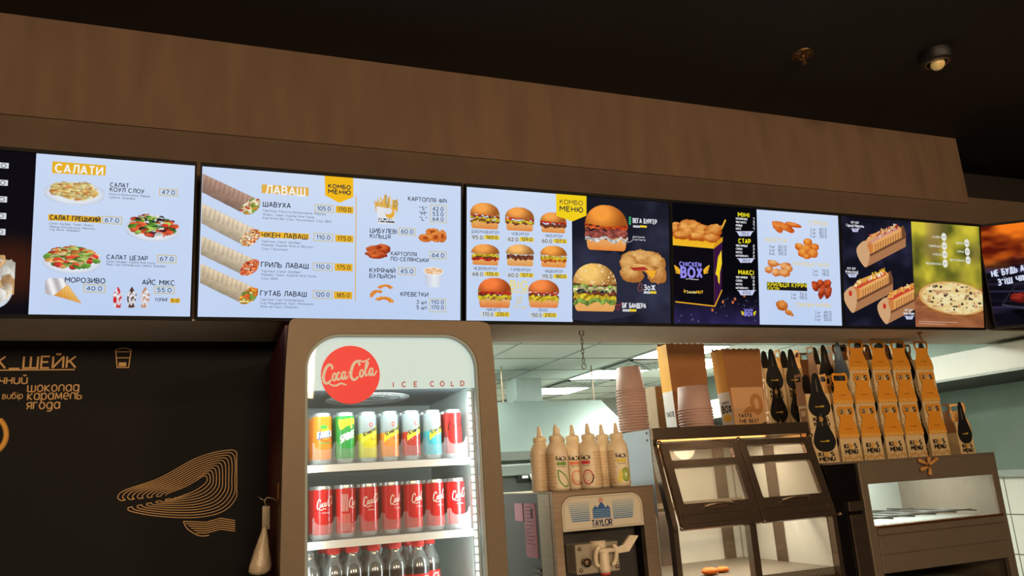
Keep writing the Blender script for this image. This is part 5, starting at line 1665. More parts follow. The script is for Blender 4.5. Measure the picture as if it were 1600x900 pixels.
# ------------------------------------------------------------------ topping bottles on the machine
cream = mat('squeeze_bottle_cream', (238, 218, 184), .4)
bprint = vcmat('topping_label_print', rough=.5)
def squeeze(pos, fruit, label, turn=0, tip=None):
    t = thing('topping_bottle', label, 'squeeze bottle', pos, 'topping bottles on the soft-serve machine')
    b = MB()
    b.lathe([(.0001, 0), (.037, 0), (.0405, .004), (.0415, .012), (.0415, .148), (.039, .162), (.030, .178), (.0245, .186), (.024, .190)], pos, 28)
    b.build('bottle_body', cream, t)
    b = MB()
    b.lathe([(.0245, .188), (.0265, .189), (.0268, .203), (.024, .208), (.013, .211), (.0105, .216), (.0062, .246), (.0035, .250), (.0001, .250)], pos, 22)
    b.build('nozzle_cap', cream if not tip else mat('black_tip', (26, 24, 24), .4), t)
    s = Flat(can_map(pos, .0416, turn))
    s.STEP = .00012
    for r_ in range(11):
        for c_ in range(-9, 12):
            u, v = .004+c_*.0085+(.00425 if r_ % 2 else 0), .018+r_*.0118
            if not (u < .028 and u > -.034):
                s.line(arc(u, v, .0034, .0042, 0, 360, 6), .0013, (190, 142, 80), 1)
    s.crect(-.03, .006, .024, .14, (236, 222, 194), 2)
    s.text('Kalza', -.026, .112, .040, .018, (34, 28, 26), .2, 3, gap=.16)
    s.crect(-.026, .094, .012, .107, fruit[0], 3)
    s.text('ТОППІНГ', -.022, .086, .034, .0048, (60, 44, 34), .2, 3)
    k = fruit[1]
    if k == 'leaf':
        p = spline([(-.022, .075), (-.020, .04), (0, .016), (.018, .022), (.016, .04), (-.002, .062)], 5, True)
        s.line(p+[p[0]], .005, (90, 150, 50), 3)
        s.line([(-.018, .068), (.016, .022)], .0022, (90, 150, 50), 3)
    elif k == 'ring':
        s.line(arc(0, .045, .020, .026, 0, 360, 24), .005, fruit[0], 3)
        s.line(arc(0, .045, .012, .016, 0, 360, 20), .0015, fruit[0], 3)
        s.line(arc(0, .045, .021, .027, -60, 20, 8), .006, (90, 60, 30), 4)
    else:
        s.cpoly(arc(.008, .046, .019, .027, 0, 360, 24), (110, 140, 50), 3)
        s.cpoly(arc(.008, .046, .015, .022, 0, 360, 24), (176, 196, 90), 4)
        s.ell(.008, .046, .005, .009, (236, 236, 200), 5, 14)
        for i in range(12): s.ell(.008+.009*math.cos(i*PI/6), .046+.014*math.sin(i*PI/6), .0012, .0016, (50, 50, 30), 5, 6)
        s.cpoly(spline([(-.028, .02), (-.02, .055), (-.008, .07), (-.008, .02)], 4, True), (230, 214, 90), 3)
    s.build('printed_label', bprint, t)
GREEN, ORG, REDF, YLF = (110, 156, 50), (226, 130, 90), (206, 60, 70), (222, 204, 70)
for px, y, fr_, tn, lb, tp in ((848, 2.885, (ORG, 'ring'), 1.3, 'leftmost cream topping bottle on the ice cream machine, label turned away', None),
                               (874, 2.815, (GREEN, 'leaf'), .12, 'cream topping bottle with a green leaf outline on its label', None),
                               (900, 2.868, (ORG, 'ring'), -.25, 'cream topping bottle with an orange fruit ring, right of the green-leaf bottle', None),
                               (925, 2.815, (REDF, 'ring'), -.75, 'cream topping bottle with a red ring turned left on its label', None),
                               (947, 2.888, (YLF, 'kiwi'), .6, 'cream topping bottle half hidden behind the kiwi-label bottle', None),
                               (970, 2.825, (YLF, 'kiwi'), -.05, 'cream topping bottle with a green kiwi slice, rightmost on the machine', None),
                               (878, 2.975, (REDF, 'ring'), .5, 'cream topping bottle behind the green-leaf bottle, only its nozzle showing', None),
                               (901, 3.00, (GREEN, 'leaf'), .5, 'black-tipped topping bottle at the back of the machine top', 1)):
    p = at(px, 760, y)
    squeeze((p.x, y, TT), fr_, lb, tn, tp)

# ------------------------------------------------------------------ warming cabinet with two slanted doors
AX0, AX1, AT, AB = 1.702, 2.513, 1.672, .85
warm_steel = mat('warm_cabinet_steel', (124, 108, 94), .26, .85, noise=.12, scale=8, stretch=(1, 1, 8))
pane = glassy('cabinet_glass', (220, 220, 210), .93, .06)
frost = mat('pale_back_sheet', (196, 200, 190), .3, .3, noise=.06, scale=4)
area('cabinet_fill', (2.1, 3.1, 1.592), (2.1, 3.12, 1.0), .62, 5, (1, .78, .55), .1)  # both area lights are added to brighten the dark interior
area('cabinet_fill', (2.1, 3.0, 1.325), (2.1, 3.05, 1.0), .62, 2.5, (1, .86, .7), .1)
wc = thing('warming_cabinet', 'brown-steel food warming cabinet with two slanted glass doors, under the paper boxes', 'food warmer', ((AX0+AX1)/2, 3.1, AB))
b = MB()
b.box((AX0, 2.85, 1.622), (AX1, 3.45, AT))
b.build('top', warm_steel, wc, bevel=.003)
sidep = [(2.85, 1.622), (2.852, 1.60), (2.765, 1.285), (2.765, AB), (2.80, AB), (2.80, 1.28), (2.885, 1.60), (2.885, 1.622)]
for x0, x1 in ((AX0, AX0+.022), (AX1-.022, AX1)):
    b = MB()
    vs = [(x0, y, z) for y, z in sidep]+[(x1, y, z) for y, z in sidep]
    n = len(sidep)
    q = [(0, 1, 6, 7), (1, 2, 5, 6), (2, 3, 4, 5)]
    fs = [f[::-1] for f in q]+[tuple(n+i for i in f) for f in q]+[(i, (i+1) % n, n+(i+1) % n, n+i) for i in range(n)]
    b.add(vs, fs)
    b.build('side_post', warm_steel, wc)
    b = MB(); b.box((x0, 3.41, AB), (x1, 3.45, 1.622))
    b.build('rear_post', warm_steel, wc)
b = MB(); b.box((AX0-.002, 2.868, 1.33), (AX0+.001, 3.45, 1.668))
b.build('side_sheet', mat('blueish_side_sheet', (168, 180, 196), .35, .4, noise=.05, scale=5), wc, 'pale bluish side sheet')
b = MB()
for y, z in ((2.89, 1.655), (2.89, 1.625), (3.2, 1.655)): b.lathe([(.0001, AX0-.004), (.005, AX0-.004), (.006, AX0-.002)], (0, y, z), 10, 'x')
b.build('sheet_screw', steel_dark, wc)
b = MB(); b.box((AX0+.022, 3.42, 1.06), (AX1-.022, 3.43, 1.622))
b.build('back_sheet', frost, wc)
for x in (2.02, 2.38):
    b = MB(); b.box((x, 3.40, 1.06), (x+.055, 3.42, 1.622))
    b.build('back_post', warm_steel, wc)
b = MB(); b.box((2.062, 2.765, AB), (2.094, 2.80, 1.285))
b.build('front_post', warm_steel, wc)
b = MB(); b.box((AX0+.022, 2.80, 1.03), (AX1-.022, 3.42, 1.06))
b.build('tray_floor', mat('tray_grey', (120, 116, 104), .5, .5, bump=.6, scale=120), wc)
b = MB(); b.box((AX0, 2.77, AB), (AX1, 3.45, 1.03))
b.build('base', steel_dark, wc)
b = MB()
for i in range(9): b.box((AX0+.03, 2.95+i*.052, 1.335), (AX1-.03, 2.956+i*.052, 1.341))
b.box((AX0+.022, 2.93, 1.333), (AX1-.022, 2.942, 1.347)); b.box((AX0+.022, 3.37, 1.333), (AX1-.022, 3.382, 1.347))
b.build('wire_rack', mat('rack_wire', (170, 160, 140), .3, .8), wc)
b = MB(); b.box((1.80, 3.04, 1.597), (2.42, 3.07, 1.612))
b.build('heat_lamp', mat('heat_lamp_glow', (255, 170, 90), .5, emit=9), wc, 'glowing heat lamp bar')
b = MB(); b.box((AX1-.026, 2.80, 1.06), (AX1-.0225, 3.41, 1.33)); b.hexa([(AX1-.026, 2.80, 1.33), (AX1-.0225, 2.80, 1.33), (AX1-.0225, 3.41, 1.33), (AX1-.026, 3.41, 1.33)], [(AX1-.026, 2.888, 1.62), (AX1-.0225, 2.888, 1.62), (AX1-.0225, 3.41, 1.62), (AX1-.026, 3.41, 1.62)])
b.build('end_sheet', frost, wc)
b = MB(); b.box((AX1-.034, 3.08, 1.06), (AX1-.026, 3.15, 1.60))
b.build('end_post', warm_steel, wc)
b = MB(); b.box((AX0+.001, 2.80, 1.06), (AX0+.006, 3.41, 1.33))
b.build('side_glass', pane, wc)
e_ = Vector((0, .115, .37)).normalized()
MW = Matrix(((1, 0, 0, 0), (0, e_.z, e_.y, 2.735), (0, -e_.y, e_.z, 1.285), (0, 0, 0, 1)))
for (x0, x1, lab) in ((1.727, 2.106, None), (2.111, 2.486, None)):
    d = MB(); d.M = MW
    ix0, ix1 = x0+.033, x1-.036
    up, lo = rrect(ix0, .263, ix1, .310, .006, 3), rrect(ix0, .084, ix1, .233, .008, 3)
    fl = rrect(ix0-.022, .005, ix1+.012, .045, .005, 3)
    d.prism(rrect(x0, -.015, x1, .336, .006, 3), 0, .022, [up, lo])
    dr = d.build('door', warm_steel, wc, bevel=.0025)
    d = MB(); d.M = MW
    d.prism(rrect(ix0-.004, .259, ix1+.004, .314, .006, 3), .012, .016)
    d.prism(rrect(ix0-.004, .080, ix1+.004, .237, .008, 3), .012, .016)
    d.build('door_glass', pane, dr)
    d = MB(); d.M = MW
    d.prism(rrect(ix0-.022, .005, ix1+.012, .045, .005, 3), -.006, 0, [rrect(ix0-.016, .011, ix1+.006, .039, .004, 3)])
    d.build('lower_lip', warm_steel, dr, bevel=.002)
    d = MB(); d.M = MW
    xm = (x0+x1)/2
    d.tube(spline([(xm-.072, 0, .063), (xm-.066, -.012, .067), (xm-.03, -.024, .070), (xm+.03, -.024, .070), (xm+.066, -.012, .067), (xm+.072, 0, .063)], 6), .0055, 8)
    d.build('door_handle', steel, dr)
b = MB(); b.M = MW
for x in (AX0+.016, 2.108, AX1-.016):
    b.lathe([(.0001, -.012), (.008, -.012), (.009, 0)], (x, 0, .338), 12, 'y')
    b.lathe([(.0001, -.012), (.007, -.012), (.008, 0)], (x, 0, -.012), 12, 'y')
b.build('hinge_bolt', steel, wc)
nugm = mat('crisp_orange_crumb', (232, 120, 36), .6, noise=.3, scale=90, bump=.8)
for k, (x, y, r, lab) in enumerate(((1.985, 2.97, .036, 'larger orange breaded nugget on the tray behind the left glass'), (2.068, 3.0, .029, 'smaller orange breaded nugget right of the larger one'))):
    t = thing('nugget', lab, 'nugget', (x, y, 1.06), 'nuggets left in the warming cabinet')
    b = MB(); b.ball((x, y, 1.06+r*.42), (r*1.1, r*.8, r*.43), 18)
    rr = random.Random(k)
    b.v = [Vector((v.x+rr.uniform(-.0018, .0018), v.y+rr.uniform(-.0018, .0018), max(1.0601, v.z+rr.uniform(-.0015, .0015)))) for v in b.v]
    b.build('crumb_coat', nugm, t)

# ------------------------------------------------------------------ second warming cabinet (open front shelf)
BX0, BX1, BY0, BT = 2.518, 3.541, 2.78, 1.487
area('warmer_fill', (3.1, 3.1, 1.452), (3.1, 3.15, 1.2), .62, 9, (.92, 1, .95), .1)  # area light added to brighten the interior behind the window
w2 = thing('display_warmer', 'wide brown steel warmer with one big window, carrying the yellow kids boxes', 'food warmer', ((BX0+BX1)/2, 3.1, .85))
brown = mat('brown_steel', (136, 122, 106), .42, .5, noise=.05, scale=20)
b = MB()
b.box((BX0, BY0, 1.478), (BX1, 3.42, BT))
b.build('top', brown, w2)
b = MB()
b.prism([(2.69, .86), (BX1, .86), (BX1, 1.478), (2.69, 1.478)], BY0, BY0+.025, [[(2.729, 1.202), (3.499, 1.202), (3.499, 1.384), (2.729, 1.384)], [(2.738, .90), (3.497, .90), (3.497, 1.006), (2.738, 1.006)]])
b.build('front_frame', brown, w2, bevel=.003)
b = MB()
for z0, z1 in ((1.166, 1.2), (1.086, 1.162), (1.008, 1.082)): b.box((2.735, BY0-.006-.004*(z0 > 1.16), z0), (3.503, BY0+.002, z1))
b.build('shutter_slat', brown, w2, bevel=.002)
b = MB(); b.box((2.732, BY0-.014, 1.195), (3.503, BY0+.03, 1.205))
b.build('ledge_rail', mat('ledge_glow_tint', (170, 116, 70), .25, .85), w2, 'ledge tinted with orange glow')  # the orange glow on the rail is put into its colour
b = MB(); b.box((BX0+.001, BY0+.012, .86), (2.69, BY0+.03, 1.478))
b.box((BX0+.001, BY0+.03, .86), (BX0+.012, 3.41, 1.478))
b.build('side_panel', mat('gloss_black', (16, 14, 14), .22), w2, 'glossy black side panel')
b = MB(); b.box((2.604, BY0+.002, .86), (2.688, BY0+.012, 1.262)); b.box((2.60, BY0-.002, 1.275), (2.69, BY0+.012, 1.318))
b.build('corner_pillar', warm_steel, w2, bevel=.003)
b = MB(); b.box((BX1-.012, BY0+.025, .86), (BX1, 3.41, 1.478))
b.build('end_panel', brown, w2)
b = MB(); b.box((2.70, 3.38, .9), (BX1-.012, 3.40, 1.47)); b.box((2.69, BY0+.025, .86), (2.70, 3.40, 1.47))
b.build('liner', mat('bright_liner', (196, 204, 196), .3, .5, noise=.1, scale=3), w2)
b = MB(); b.box((2.70, BY0+.03, .86), (BX1-.012, 3.38, .90)); b.box((2.70, BY0+.03, 1.185), (BX1-.012, 3.38, 1.192))
b.build('inner_shelf', mat('bright_liner', (196, 204, 196), .3, .5), w2)
b = MB()
for i in range(6): b.tube([(2.76+i*.13, BY0+.05, 1.225), (2.76+i*.13, 3.37, 1.225)], .0035, 6)
b.tube([(2.71, 2.95, 1.221), (3.52, 2.95, 1.221)], .0035, 6); b.tube([(2.71, 3.3, 1.221), (3.52, 3.3, 1.221)], .0035, 6)
b.build('wire_rack', mat('rack_dark', (66, 70, 68), .4, .7), w2)
b = MB(); b.box((2.80, 3.10, 1.455), (3.42, 3.14, 1.47))
b.build('inner_lamp', mat('cool_lamp', (232, 244, 236), .5, emit=7), w2, 'lit lamp bar inside')
b = MB(); b.box((2.729, BY0+.012, 1.202), (3.499, BY0+.015, 1.384))
b.build('window_glass', pane, w2)
pegm = mat('amber_peg', (196, 140, 78), .4, noise=.15, scale=60)
t = thing('clasp_cluster', 'small amber cluster of rounded pegs fixed on the header of the wide warmer', 'clasp', (3.095, BY0-.01, 1.44))
for (xa, za, xb, zb) in ((3.085, 1.452, 3.046, 1.470), (3.10, 1.45, 3.148, 1.472), (3.088, 1.440, 3.05, 1.432), (3.098, 1.436, 3.094, 1.410), (3.095, 1.452, 3.102, 1.476)):
    b = MB()
    b.tube([(xa, BY0-.008, za), ((xa+xb)/2, BY0-.011, (za+zb)/2), (xb, BY0-.009, zb)], [.007, .0075, .0095], 10)
    b.ball((xb, BY0-.009, zb), .0105, 10)
    b.build('peg', pegm, t)

# ------------------------------------------------------------------ kids menu boxes
kprint = vcmat('kids_box_print', rough=.6)
card = mat('white_card', (214, 188, 142), .65)
yel = mat('yellow_card', (222, 146, 30), .6)
kraft = mat('kraft_card', (160, 108, 62), .7, noise=.08, scale=70)
blk_card = mat('black_card', (18, 18, 20), .45)
KH = .243
def kidsbox(label):
    t = thing('kids_menu_box', label, 'food box', (0, 0, 0), 'kids menu boxes on the warmers')
    b = MB()
    b.hexa([(-.060, -.050, 0), (.060, -.050, 0), (.060, .050, 0), (-.060, .050, 0)], [(-.057, -.049, .156), (.057, -.049, .156), (.057, .049, .156), (-.057, .049, .156)])
    b.build('box_body', card, t)
    half = [(.059, .105), (.0585, .128), (.054, .146), (.046, .166), (.040, .182), (.038, .194), (.041, .204), (.046, .214), (.047, .230), (.044, .244), (.036, .250)]
    r_ = spline(half, 3)+[(0, .248)]
    outl = [(x, z) for x, z in r_]+[(-x, z) for x, z in r_[::-1][1:]]
    hole = rrect(-.035, .213, .035, .238, .006, 4)
    b = MB(); b.prism(outl, -.0525, -.0512, [hole])
    fp = b.build('front_panel', yel, t, 'yellow bottle-shaped front panel')
    b = MB(); b.prism(outl, .0512, .0525, [hole])
    b.build('back_panel', kraft, t, 'brown kraft back panel')
    drop = spline([(0, .048), (.030, .058), (.045, .088), (.040, .122), (.027, .160), (.019, .205), (.012, .242), (0, .252), (-.012, .242), (-.019, .205), (-.027, .160), (-.040, .122), (-.045, .088), (-.030, .058)], 4, True)
    for sg in (1, -1):
        b = MB()
        b.M = Matrix(((0, -sg, 0, 0), (sg, 0, 0, 0), (0, 0, 1, 0), (0, 0, 0, 1)))
        b.prism(drop, -.0622, -.0606)
        b.build('side_drop', blk_card, t, 'black drop-shaped side flap')
    s = Flat(plane_map((0, -.0527, 0), (1, 0, 0), (0, 0, 1)))
    s.STEP = .0001
    s.text('KI', -.038, .0580, .021, .020, (28, 24, 22), .26, 2)
    s.text('D', -.006, .0580, .012, .020, (226, 168, 60), .26, 2)
    s.text('S', .020, .0580, .014, .020, (28, 24, 22), .26, 2)
    s.text('MENU', -.036, .034, .070, .0185, (28, 24, 22), .26, 2, gap=.16)
    rr = random.Random(2)
    for i in range(15): s.ell(-.052+.0074*i, .014+rr.uniform(-.008, .008), rr.uniform(.003, .006), rr.uniform(.003, .007), (206, 160, 92), 1, 8)
    for i in range(18):
        s.ell(-.054+.0064*i, .1125+(.007 if i % 3 == 0 else -.004 if i % 3 == 1 else .001), rr.uniform(.003, .0055), rr.uniform(.002, .0045), (236, 196, 110), 1, 7)
    s.text('Chicken', -.019, .143, .026, .0055, (150, 90, 20), .2, 2)
    s.text('HUT', .009, .143, .011, .0055, (150, 90, 20), .24, 2)
    s.build('front_lettering', kprint, fp)
    for sg in (1, -1):
        s = Flat(plane_map((sg*.0624, 0, 0), (0, sg, 0), (0, 0, 1)))
        s.STEP = .0001
        s.line([(0, .165), (0, .222)], [.0026, .0012], (150, 148, 140), 2)  # pale line painted as shine on the black flap
        s.text('Chicken', -.018, .093, .022, .006, (206, 170, 60), .2, 2)
        s.text('HUT', .006, .093, .013, .007, (236, 200, 60), .24, 2)
        s.text('KI', -.032, .030, .018, .017, (28, 24, 22), .26, 2)
        s.text('D', -.006, .030, .010, .017, (226, 168, 60), .26, 2)
        s.text('S', .018, .030, .012, .017, (28, 24, 22), .26, 2)
        s.text('MENU', -.031, .008, .062, .017, (28, 24, 22), .26, 2, gap=.16)
        s.build('side_lettering', kprint, t)
    return t
proto = kidsbox('yellow kids box, bottom of the first column from the left')
first = [proto]
def put_box(loc, label, rz=0, sz=1):
    if first:
        o = first.pop()
        o.location = loc
        o['label'] = label
        o.rotation_euler.z = rz
    else: o = dup(proto, loc, label, rz)
    if sz != 1: o.scale = sz
    return o
cols = [2.764, 2.896, 3.036, 3.166, 3.317]
nth = ['first', 'second', 'third', 'fourth', 'fifth']
lev = ['bottom', 'middle', 'top']
for i, x in enumerate(cols):
    for k in range(2 if i == 0 else 3):
        put_box((x-.001*k, 2.932+.002*k, BT+.157*k), 'yellow kids box, %s of the %s front column from the left' % ('top' if i == 0 and k == 1 else lev[k], nth[i]))
for k in range(2): put_box((2.618, 2.912, BT+.157*k), '%s kids box with a black drop flap at the left end of the wide warmer' % ('lower', 'upper')[k], R(90), (.5, 1.40, 1))
for k in range(3): put_box((2.822, 3.05, BT+.157*k), 'black-flapped kids box behind the first yellow column, %s of its stack' % lev[k], R(90), (.5, 1.1, 1))
for i, x in enumerate((2.93, 3.09, 3.22, 3.36)):
    for k in range(3 if i < 3 else 1): put_box((x, 3.065, BT+.157*k), 'kids box in the rear stack behind the %s front column, %s of its stack' % (nth[min(i+1, 4)], lev[k] if i < 3 else 'only one'), R(90))
put_box((3.476, 2.925, BT), 'lone kids box with a black drop flap at the right end of the warmer', R(90))
for k in range(3):
    put_box((2.595, 3.16, BT+.157*k), 'black-flapped kids box in the stack beside the printed carton, %s of its stack' % lev[k], R(90), (.45, 1.15, 1))
    put_box((2.716, 3.16, BT+.157*k), 'black-flapped kids box in the second stack from the printed carton, %s one' % lev[k], R(90), (.45, 1.15, 1))
    put_box((2.875, 3.26, BT+.157*k), '%s kids box of the stack turned to show its brown kraft backs' % lev[k], R(180), (1, .6, 1))

# ------------------------------------------------------------------ kraft food cartons with wavy tops
cprint = vcmat('carton_print', rough=.65)
def carton(x0, x1, y0, y1, zb, zt, flare, label, front, full):
    t = thing('food_carton', label, 'carton', ((x0+x1)/2, (y0+y1)/2, zb))
    def wave(a, c, z, n=11): return [(a+(c-a)*i/n, z+(.006 if i % 2 else 0)) for i in range(n+1)]
    b = MB(); b.prism([(x0, zb), (x1-flare, zb)]+wave(x1, x0-flare, zt, 13), y0, y0+.003)
    fp = b.build('front_panel', kraft, t)
    b = MB(); b.prism([(x0, zb), (x1-flare, zb)]+wave(x1-.006, x0-flare+.006, zt+.012, 13), y1-.003, y1)
    b.build('back_panel', kraft, t)
    for sg, xb, xt in ((-1, x0, x0-flare), (1, x1-flare-.003, x1-.003)):
        b = MB(); b.hexa([(xb, y0+.003, zb), (xb+.003, y0+.003, zb), (xb+.003, y1-.003, zb), (xb, y1-.003, zb)], [(xt, y0+.003, zt), (xt+.003, y0+.003, zt), (xt+.003, y1-.003, zt), (xt, y1-.003, zt)])
        b.build('side_panel', kraft, t)
    H = zt-zb
    s = Flat(lambda u, v, l: np.column_stack([x0-.0002-flare*(v/H)-l, y1-u, zb+v]))
    D = y1-y0
    s.rect(0, 0, D, H*.45, (226, 226, 222), 1)
    s.rect(0, H*.45, D, H, (226, 166, 52), 1)
    if full:
        s.text('ШИКЕН', D*.25, H*.30, D*.6, .011, (40, 36, 36), .22, 2)
        s.text('BOX', D*.2, H*.19, D*.72, .030, (24, 22, 24), .26, 2)
        s.ell(D*.5, H*.12, .03, .018, (236, 196, 60), 1.5, 18)
    else: s.text('TASTE', D*.15, H*.16, D*.75, .02, (40, 36, 36), .24, 2)
    s.build('side_print', cprint, t)
    if front:
        s = Flat(plane_map((x0, y0-.0003, zb), (1, 0, 0), (0, 0, 1)))
        W = x1-x0-flare
        s.rect(.0, 0, W+.004, H*.50, (206, 160, 112), 1)
        s.line(spline([(W*.36, H*.17), (W*.52, H*.22), (W*.66, H*.20), (W*.62, H*.30), (W*.70, H*.38), (W*.86, H*.36), (W*.90, H*.24), (W*.78, H*.17), (W*.70, H*.20)], 6), .022, (176, 118, 62), 2)
        s.poly([(W*.28, H*.165), (W*.56, H*.17), (W*.60, H*.23), (W*.50, H*.255)], (176, 118, 62), 2.5)
        s.text('TASTE', W*.14, H*.115, W*.42, .0135, (34, 26, 22), .26, 3)
        s.text('THE BEST', W*.14, H*.045, W*.62, .0135, (34, 26, 22), .26, 3)
        s.poly([(W*.55, 0), (W, 0), (W, H*.05), (W*.8, H*.02)], (34, 26, 22), 3)
        s.build('front_print', cprint, fp)
    return t
a1, c1 = at(1050, 600, 3.07), at(1104, 600, 3.07)
carton(a1.x+.003, c1.x+.012, 3.07, 3.155, AT, at(1080, 538, 3.07).z, .012, 'tall kraft carton with wavy top standing behind the shorter cup stack', False, False)
a1, c1 = at(1148, 655, 3.0), at(1186, 550, 3.0)
carton(a1.x-.002, c1.x+.006, 3.0, 3.09, AT, at(1150, 546, 3.0).z, .020, 'kraft carton printed TASTE THE BEST with white and yellow side, wavy top', True, True)
a1, c1 = at(1027, 640, 3.24), at(1062, 640, 3.24)
b = MB(); b.box((a1.x, 3.24, AT), (c1.x+.05, 3.42, at(1030, 603, 3.24).z))
o = b.build('cardboard_box', mat('dull_cardboard', (140, 122, 94), .8, noise=.06, scale=40), None, None, .003)
tag(o, 'plain dull cardboard box between the tall cup stack and the kraft carton', 'cardboard box')

# ------------------------------------------------------------------ stacks of paper cups, upside down
cupm = mat('mauve_paper_cup', (188, 156, 146), .6)
def cup_stack(px, Y, r0, r1, n, pitch, where, names):
    p = at(px, 640, Y)
    proto_c = None
    for k in range(n):
        z = AT+k*pitch
        if k == 0: lb = 'lowest upturned paper cup of the %s' % where
        elif k == n-1: lb = 'topmost upturned paper cup of the %s' % where
        else: lb = 'upturned paper cup in the %s, %s from its bottom' % (where, names[k])
        if proto_c is None:
            t = thing('paper_cup', lb, 'paper cup', (p.x, Y, z), 'upturned paper cups in the '+where)
            b = MB(); b.lathe([(.0001, .100), (r0-.004, .100), (r0-.004, .104), (r0, .104), (r1, .004)], (p.x, Y, z), 32)
            b.build('cup_wall', cupm, t)
            b = MB(); b.lathe([(r1-.001, .0065), (r1+.0035, .0065), (r1+.005, .0038), (r1+.0035, .001), (r1-.001, 0), (r1-.002, .003)], (p.x, Y, z), 32)
            b.build('rolled_rim', cupm, t)
            proto_c = t
        else: dup(proto_c, (p.x, Y, z), lb)
NM = ['first', 'second', 'third', 'fourth', 'fifth', 'sixth', 'seventh', 'eighth', 'ninth', 'tenth', 'eleventh', 'twelfth', 'thirteenth', 'fourteenth', 'fifteenth', 'sixteenth']
cup_stack(988, 3.10, .053, .064, 16, .0123, 'tall cup stack', NM)
cup_stack(1086, 2.945, .066, .073, 7, .0123, 'short cup stack', NM)

# ------------------------------------------------------------------ chain on the soffit
t = thing('hanging_chain', 'short metal chain hanging from a hook under the bulkhead', 'chain', (1.371, 2.757, 2.062))
cm = mat('chain_metal', (110, 108, 96), .4, .8)
b = MB(); b.tube([(1.371+.010*math.cos(R(a)), 2.757, 2.050+.012*math.sin(R(a))) for a in range(-60, 221, 20)]+[(1.363, 2.757, 2.062)], .0022, 6)
b.build('hook', cm, t)
for i in range(6):
    z = 2.033-i*.0185
    b = MB()
    ax = i % 2
    b.tube([(1.370+(.0055*math.cos(a) if ax else .0012*math.cos(a)), 2.757+(.0012*math.cos(a) if ax else .0055*math.cos(a)), z+.0125*math.sin(a)) for a in [2*PI*k/14 for k in range(14)]], .0018, 5, True)
    b.build('link', cm, t)
b = MB(); b.tube([(1.370+.009*math.cos(R(a)), 2.757, 1.917+.011*math.sin(R(a))) for a in range(-250, 91, 20)], .002, 6)
b.build('end_hook', cm, t)

p = at(1437, 521, 2.72)
t = thing('cable_clip', 'small brown clip hanging under the bulkhead above the kids boxes', 'clip', (p.x, 2.72, 2.060))
b = MB(); b.box((p.x-.010, 2.712, 2.054), (p.x+.010, 2.728, 2.060))
b.build('clip_plate', mat('clip_brown', (120, 88, 56), .6), t)
b = MB(); b.prism([(p.x-.006, 2.054), (p.x-.002, 2.054), (p.x+.010, 2.018), (p.x+.004, 2.016)], 2.716, 2.722)
b.build('clip_tongue', mat('clip_brown', (120, 88, 56), .6), t)

# ------------------------------------------------------------------ ceiling fittings
bx = mat('brass_fitting', (120, 90, 56), .35, .9)
c_ = (2.159, 2.17)
t = thing('sprinkler_head', 'small round brass sprinkler rosette on the black ceiling', 'sprinkler', (c_[0], c_[1], 3.073))
b = MB(); b.lathe([(.0001, 3.064), (.018, 3.064), (.032, 3.068), (.040, 3.073)], (c_[0], c_[1], 0), 28)
b.lathe([(.034, 3.0725), (.038, 3.0655), (.041, 3.0655), (.043, 3.0725)], (c_[0], c_[1], 0), 28)
b.build('rosette', bx, t)
b = MB(); b.lathe([(.0001, 3.028), (.012, 3.028), (.013, 3.031), (.004, 3.033), (.0035, 3.052), (.008, 3.054), (.008, 3.065)], (c_[0], c_[1], 0), 14)
b.tube([(c_[0]-.007, c_[1], 3.06), (c_[0]-.009, c_[1], 3.046), (c_[0]-.003, c_[1], 3.033)], .0015, 5); b.tube([(c_[0]+.007, c_[1], 3.06), (c_[0]+.009, c_[1], 3.046), (c_[0]+.003, c_[1], 3.033)], .0015, 5)
b.build('nozzle', mat('dull_brass', (96, 66, 40), .4, .8), t)
c_ = (2.70, 2.02)
t = thing('ceiling_spotlight', 'black cylinder spotlight with small round lens on the black ceiling', 'spotlight', (c_[0], c_[1], 3.073))
b = MB(); b.lathe([(.062, 3.073), (.062, 3.03), (.058, 3.026), (.036, 3.026), (.034, 3.04), (.0001, 3.04)], (c_[0], c_[1], 0), 32)
b.build('lamp_body', mat('matt_black', (12, 11, 11), .5), t)
b = MB(); b.lathe([(.036, 3.03), (.040, 3.022), (.046, 3.022), (.048, 3.027)], (c_[0], c_[1], 0), 28)
b.build('lamp_ring', mat('grey_ring', (120, 100, 84), .35, .7), t)
b = MB(); b.M = Matrix.Translation((c_[0], c_[1]-.002, 3.02)) @ Matrix.Rotation(R(-18), 4, 'X')
b.ball((0, 0, 0), (.027, .027, .024), 18)
b.build('lens', mat('amber_lens', (236, 200, 130), .15, emit=.15, noise=.3, scale=90), t, 'small glowing lens')

# ------------------------------------------------------------------ extractor hoods and kitchen equipment
hoodm = mat('hood_steel', (140, 156, 152), .42, .45, noise=.06, scale=3)
h = thing('extractor_hood', 'large pale steel extractor hood hanging by rods at the back of the kitchen', 'extractor hood', (2.3, 6.1, 1.70))
b = MB()
b.hexa([(1.45, 5.52, 1.70), (3.235, 5.52, 1.70), (3.235, 6.9, 1.70), (1.45, 6.9, 1.70)], [(1.62, 5.70, 2.085), (2.96, 5.70, 2.085), (2.96, 6.7, 2.085), (1.62, 6.7, 2.085)])
b.build('canopy', hoodm, h)
b = MB()
b.box((1.44, 5.51, 1.64), (3.245, 5.53, 1.703)); b.box((1.44, 6.89, 1.64), (3.245, 6.91, 1.703)); b.box((1.44, 5.53, 1.64), (1.46, 6.89, 1.703)); b.box((3.225, 5.53, 1.64), (3.245, 6.89, 1.703))
b.box((1.46, 5.53, 1.69), (3.225, 6.89, 1.70))
b.build('lower_lip', mat('hood_lip', (120, 130, 126), .4, .6), h)
b = MB(); b.box((2.229, 5.71, 2.085), (2.452, 5.93, 2.275)); b.box((2.20, 5.70, 2.085), (2.48, 5.96, 2.10))
b.build('exhaust_box', hoodm, h, bevel=.004)
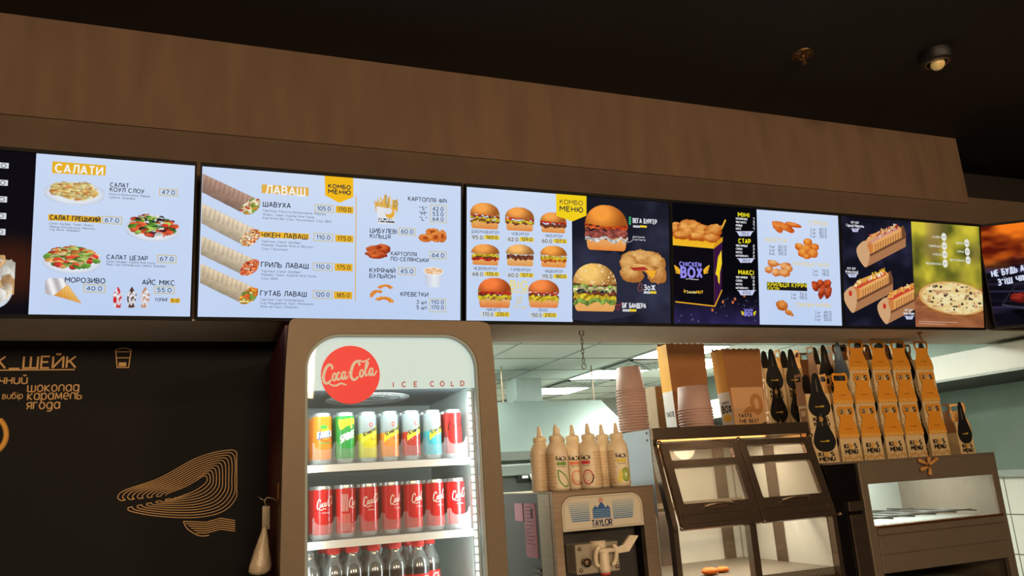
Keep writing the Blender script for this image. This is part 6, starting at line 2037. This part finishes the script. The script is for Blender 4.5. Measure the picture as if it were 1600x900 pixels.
for x in (2.12, 2.907):
    b = MB(); b.lathe([(.006, 2.085), (.006, 2.37)], (x, 5.72, 0), 8)
    b.build('hanger_rod', steel, h)
t = thing('side_duct', 'long white boxed duct running along the right kitchen wall', 'duct', (4.25, 4.6, 1.9))
b = MB(); b.box((3.9, 2.3, 1.898), (4.612, 6.6, 2.042))
b.build('duct_box', mat('duct_white', (236, 240, 232), .45, .1, noise=.03, scale=3), t, bevel=.006)
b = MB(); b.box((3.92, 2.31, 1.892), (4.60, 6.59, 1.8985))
b.build('underside', mat('duct_underside_shade', (34, 38, 35), .5, .3), t)  # dark sheet: the shade under the duct is put into its colour
b = MB(); b.box((3.895, 2.3, 1.890), (3.915, 6.6, 1.902))
b.build('lower_edge', mat('duct_edge', (150, 156, 150), .4, .5), t)
dk = mat('dark_appliance', (70, 76, 74), .4, .4)
t = thing('kitchen_grill', 'dark grey kitchen appliance with black display under the far hood', 'appliance', (2.3, 5.0, 0))
z1 = at(800, 728, 4.8).z
b = MB(); b.box((1.5, 4.8, 0), (3.0, 5.4, z1-.06))
b.build('body', dk, t)
b = MB(); b.hexa([(1.5, 4.78, z1-.06), (3.0, 4.78, z1-.06), (3.0, 5.4, z1-.06), (1.5, 5.4, z1-.06)], [(1.5, 4.86, z1), (3.0, 4.86, z1), (3.0, 5.4, z1+.02), (1.5, 5.4, z1+.02)])
b.build('lid', mat('lid_grey', (126, 134, 130), .35, .6), t)
p, q_ = at(807, 753, 4.8), at(829, 740, 4.8)
b = MB(); b.box((p.x, 4.785, p.z), (q_.x, 4.80, q_.z))
dsp = b.build('display', mat('black_display', (10, 10, 12), .2), t, 'black display')
b = MB(); b.box((p.x+.035, 4.7835, p.z+.02), (q_.x-.025, 4.785, p.z+.036))
b.build('display_text', mat('white_label', (226, 230, 226), .5), dsp)
p = at(836, 758, 4.78)
b = MB(); b.tube([(p.x, 4.80, p.z-.02), (p.x-.015, 4.75, p.z+.03), (p.x-.035, 4.74, p.z+.07)], [.012, .016, .014], 10)
b.build('lever', mat('white_handle', (222, 224, 216), .4), t, 'white lever')
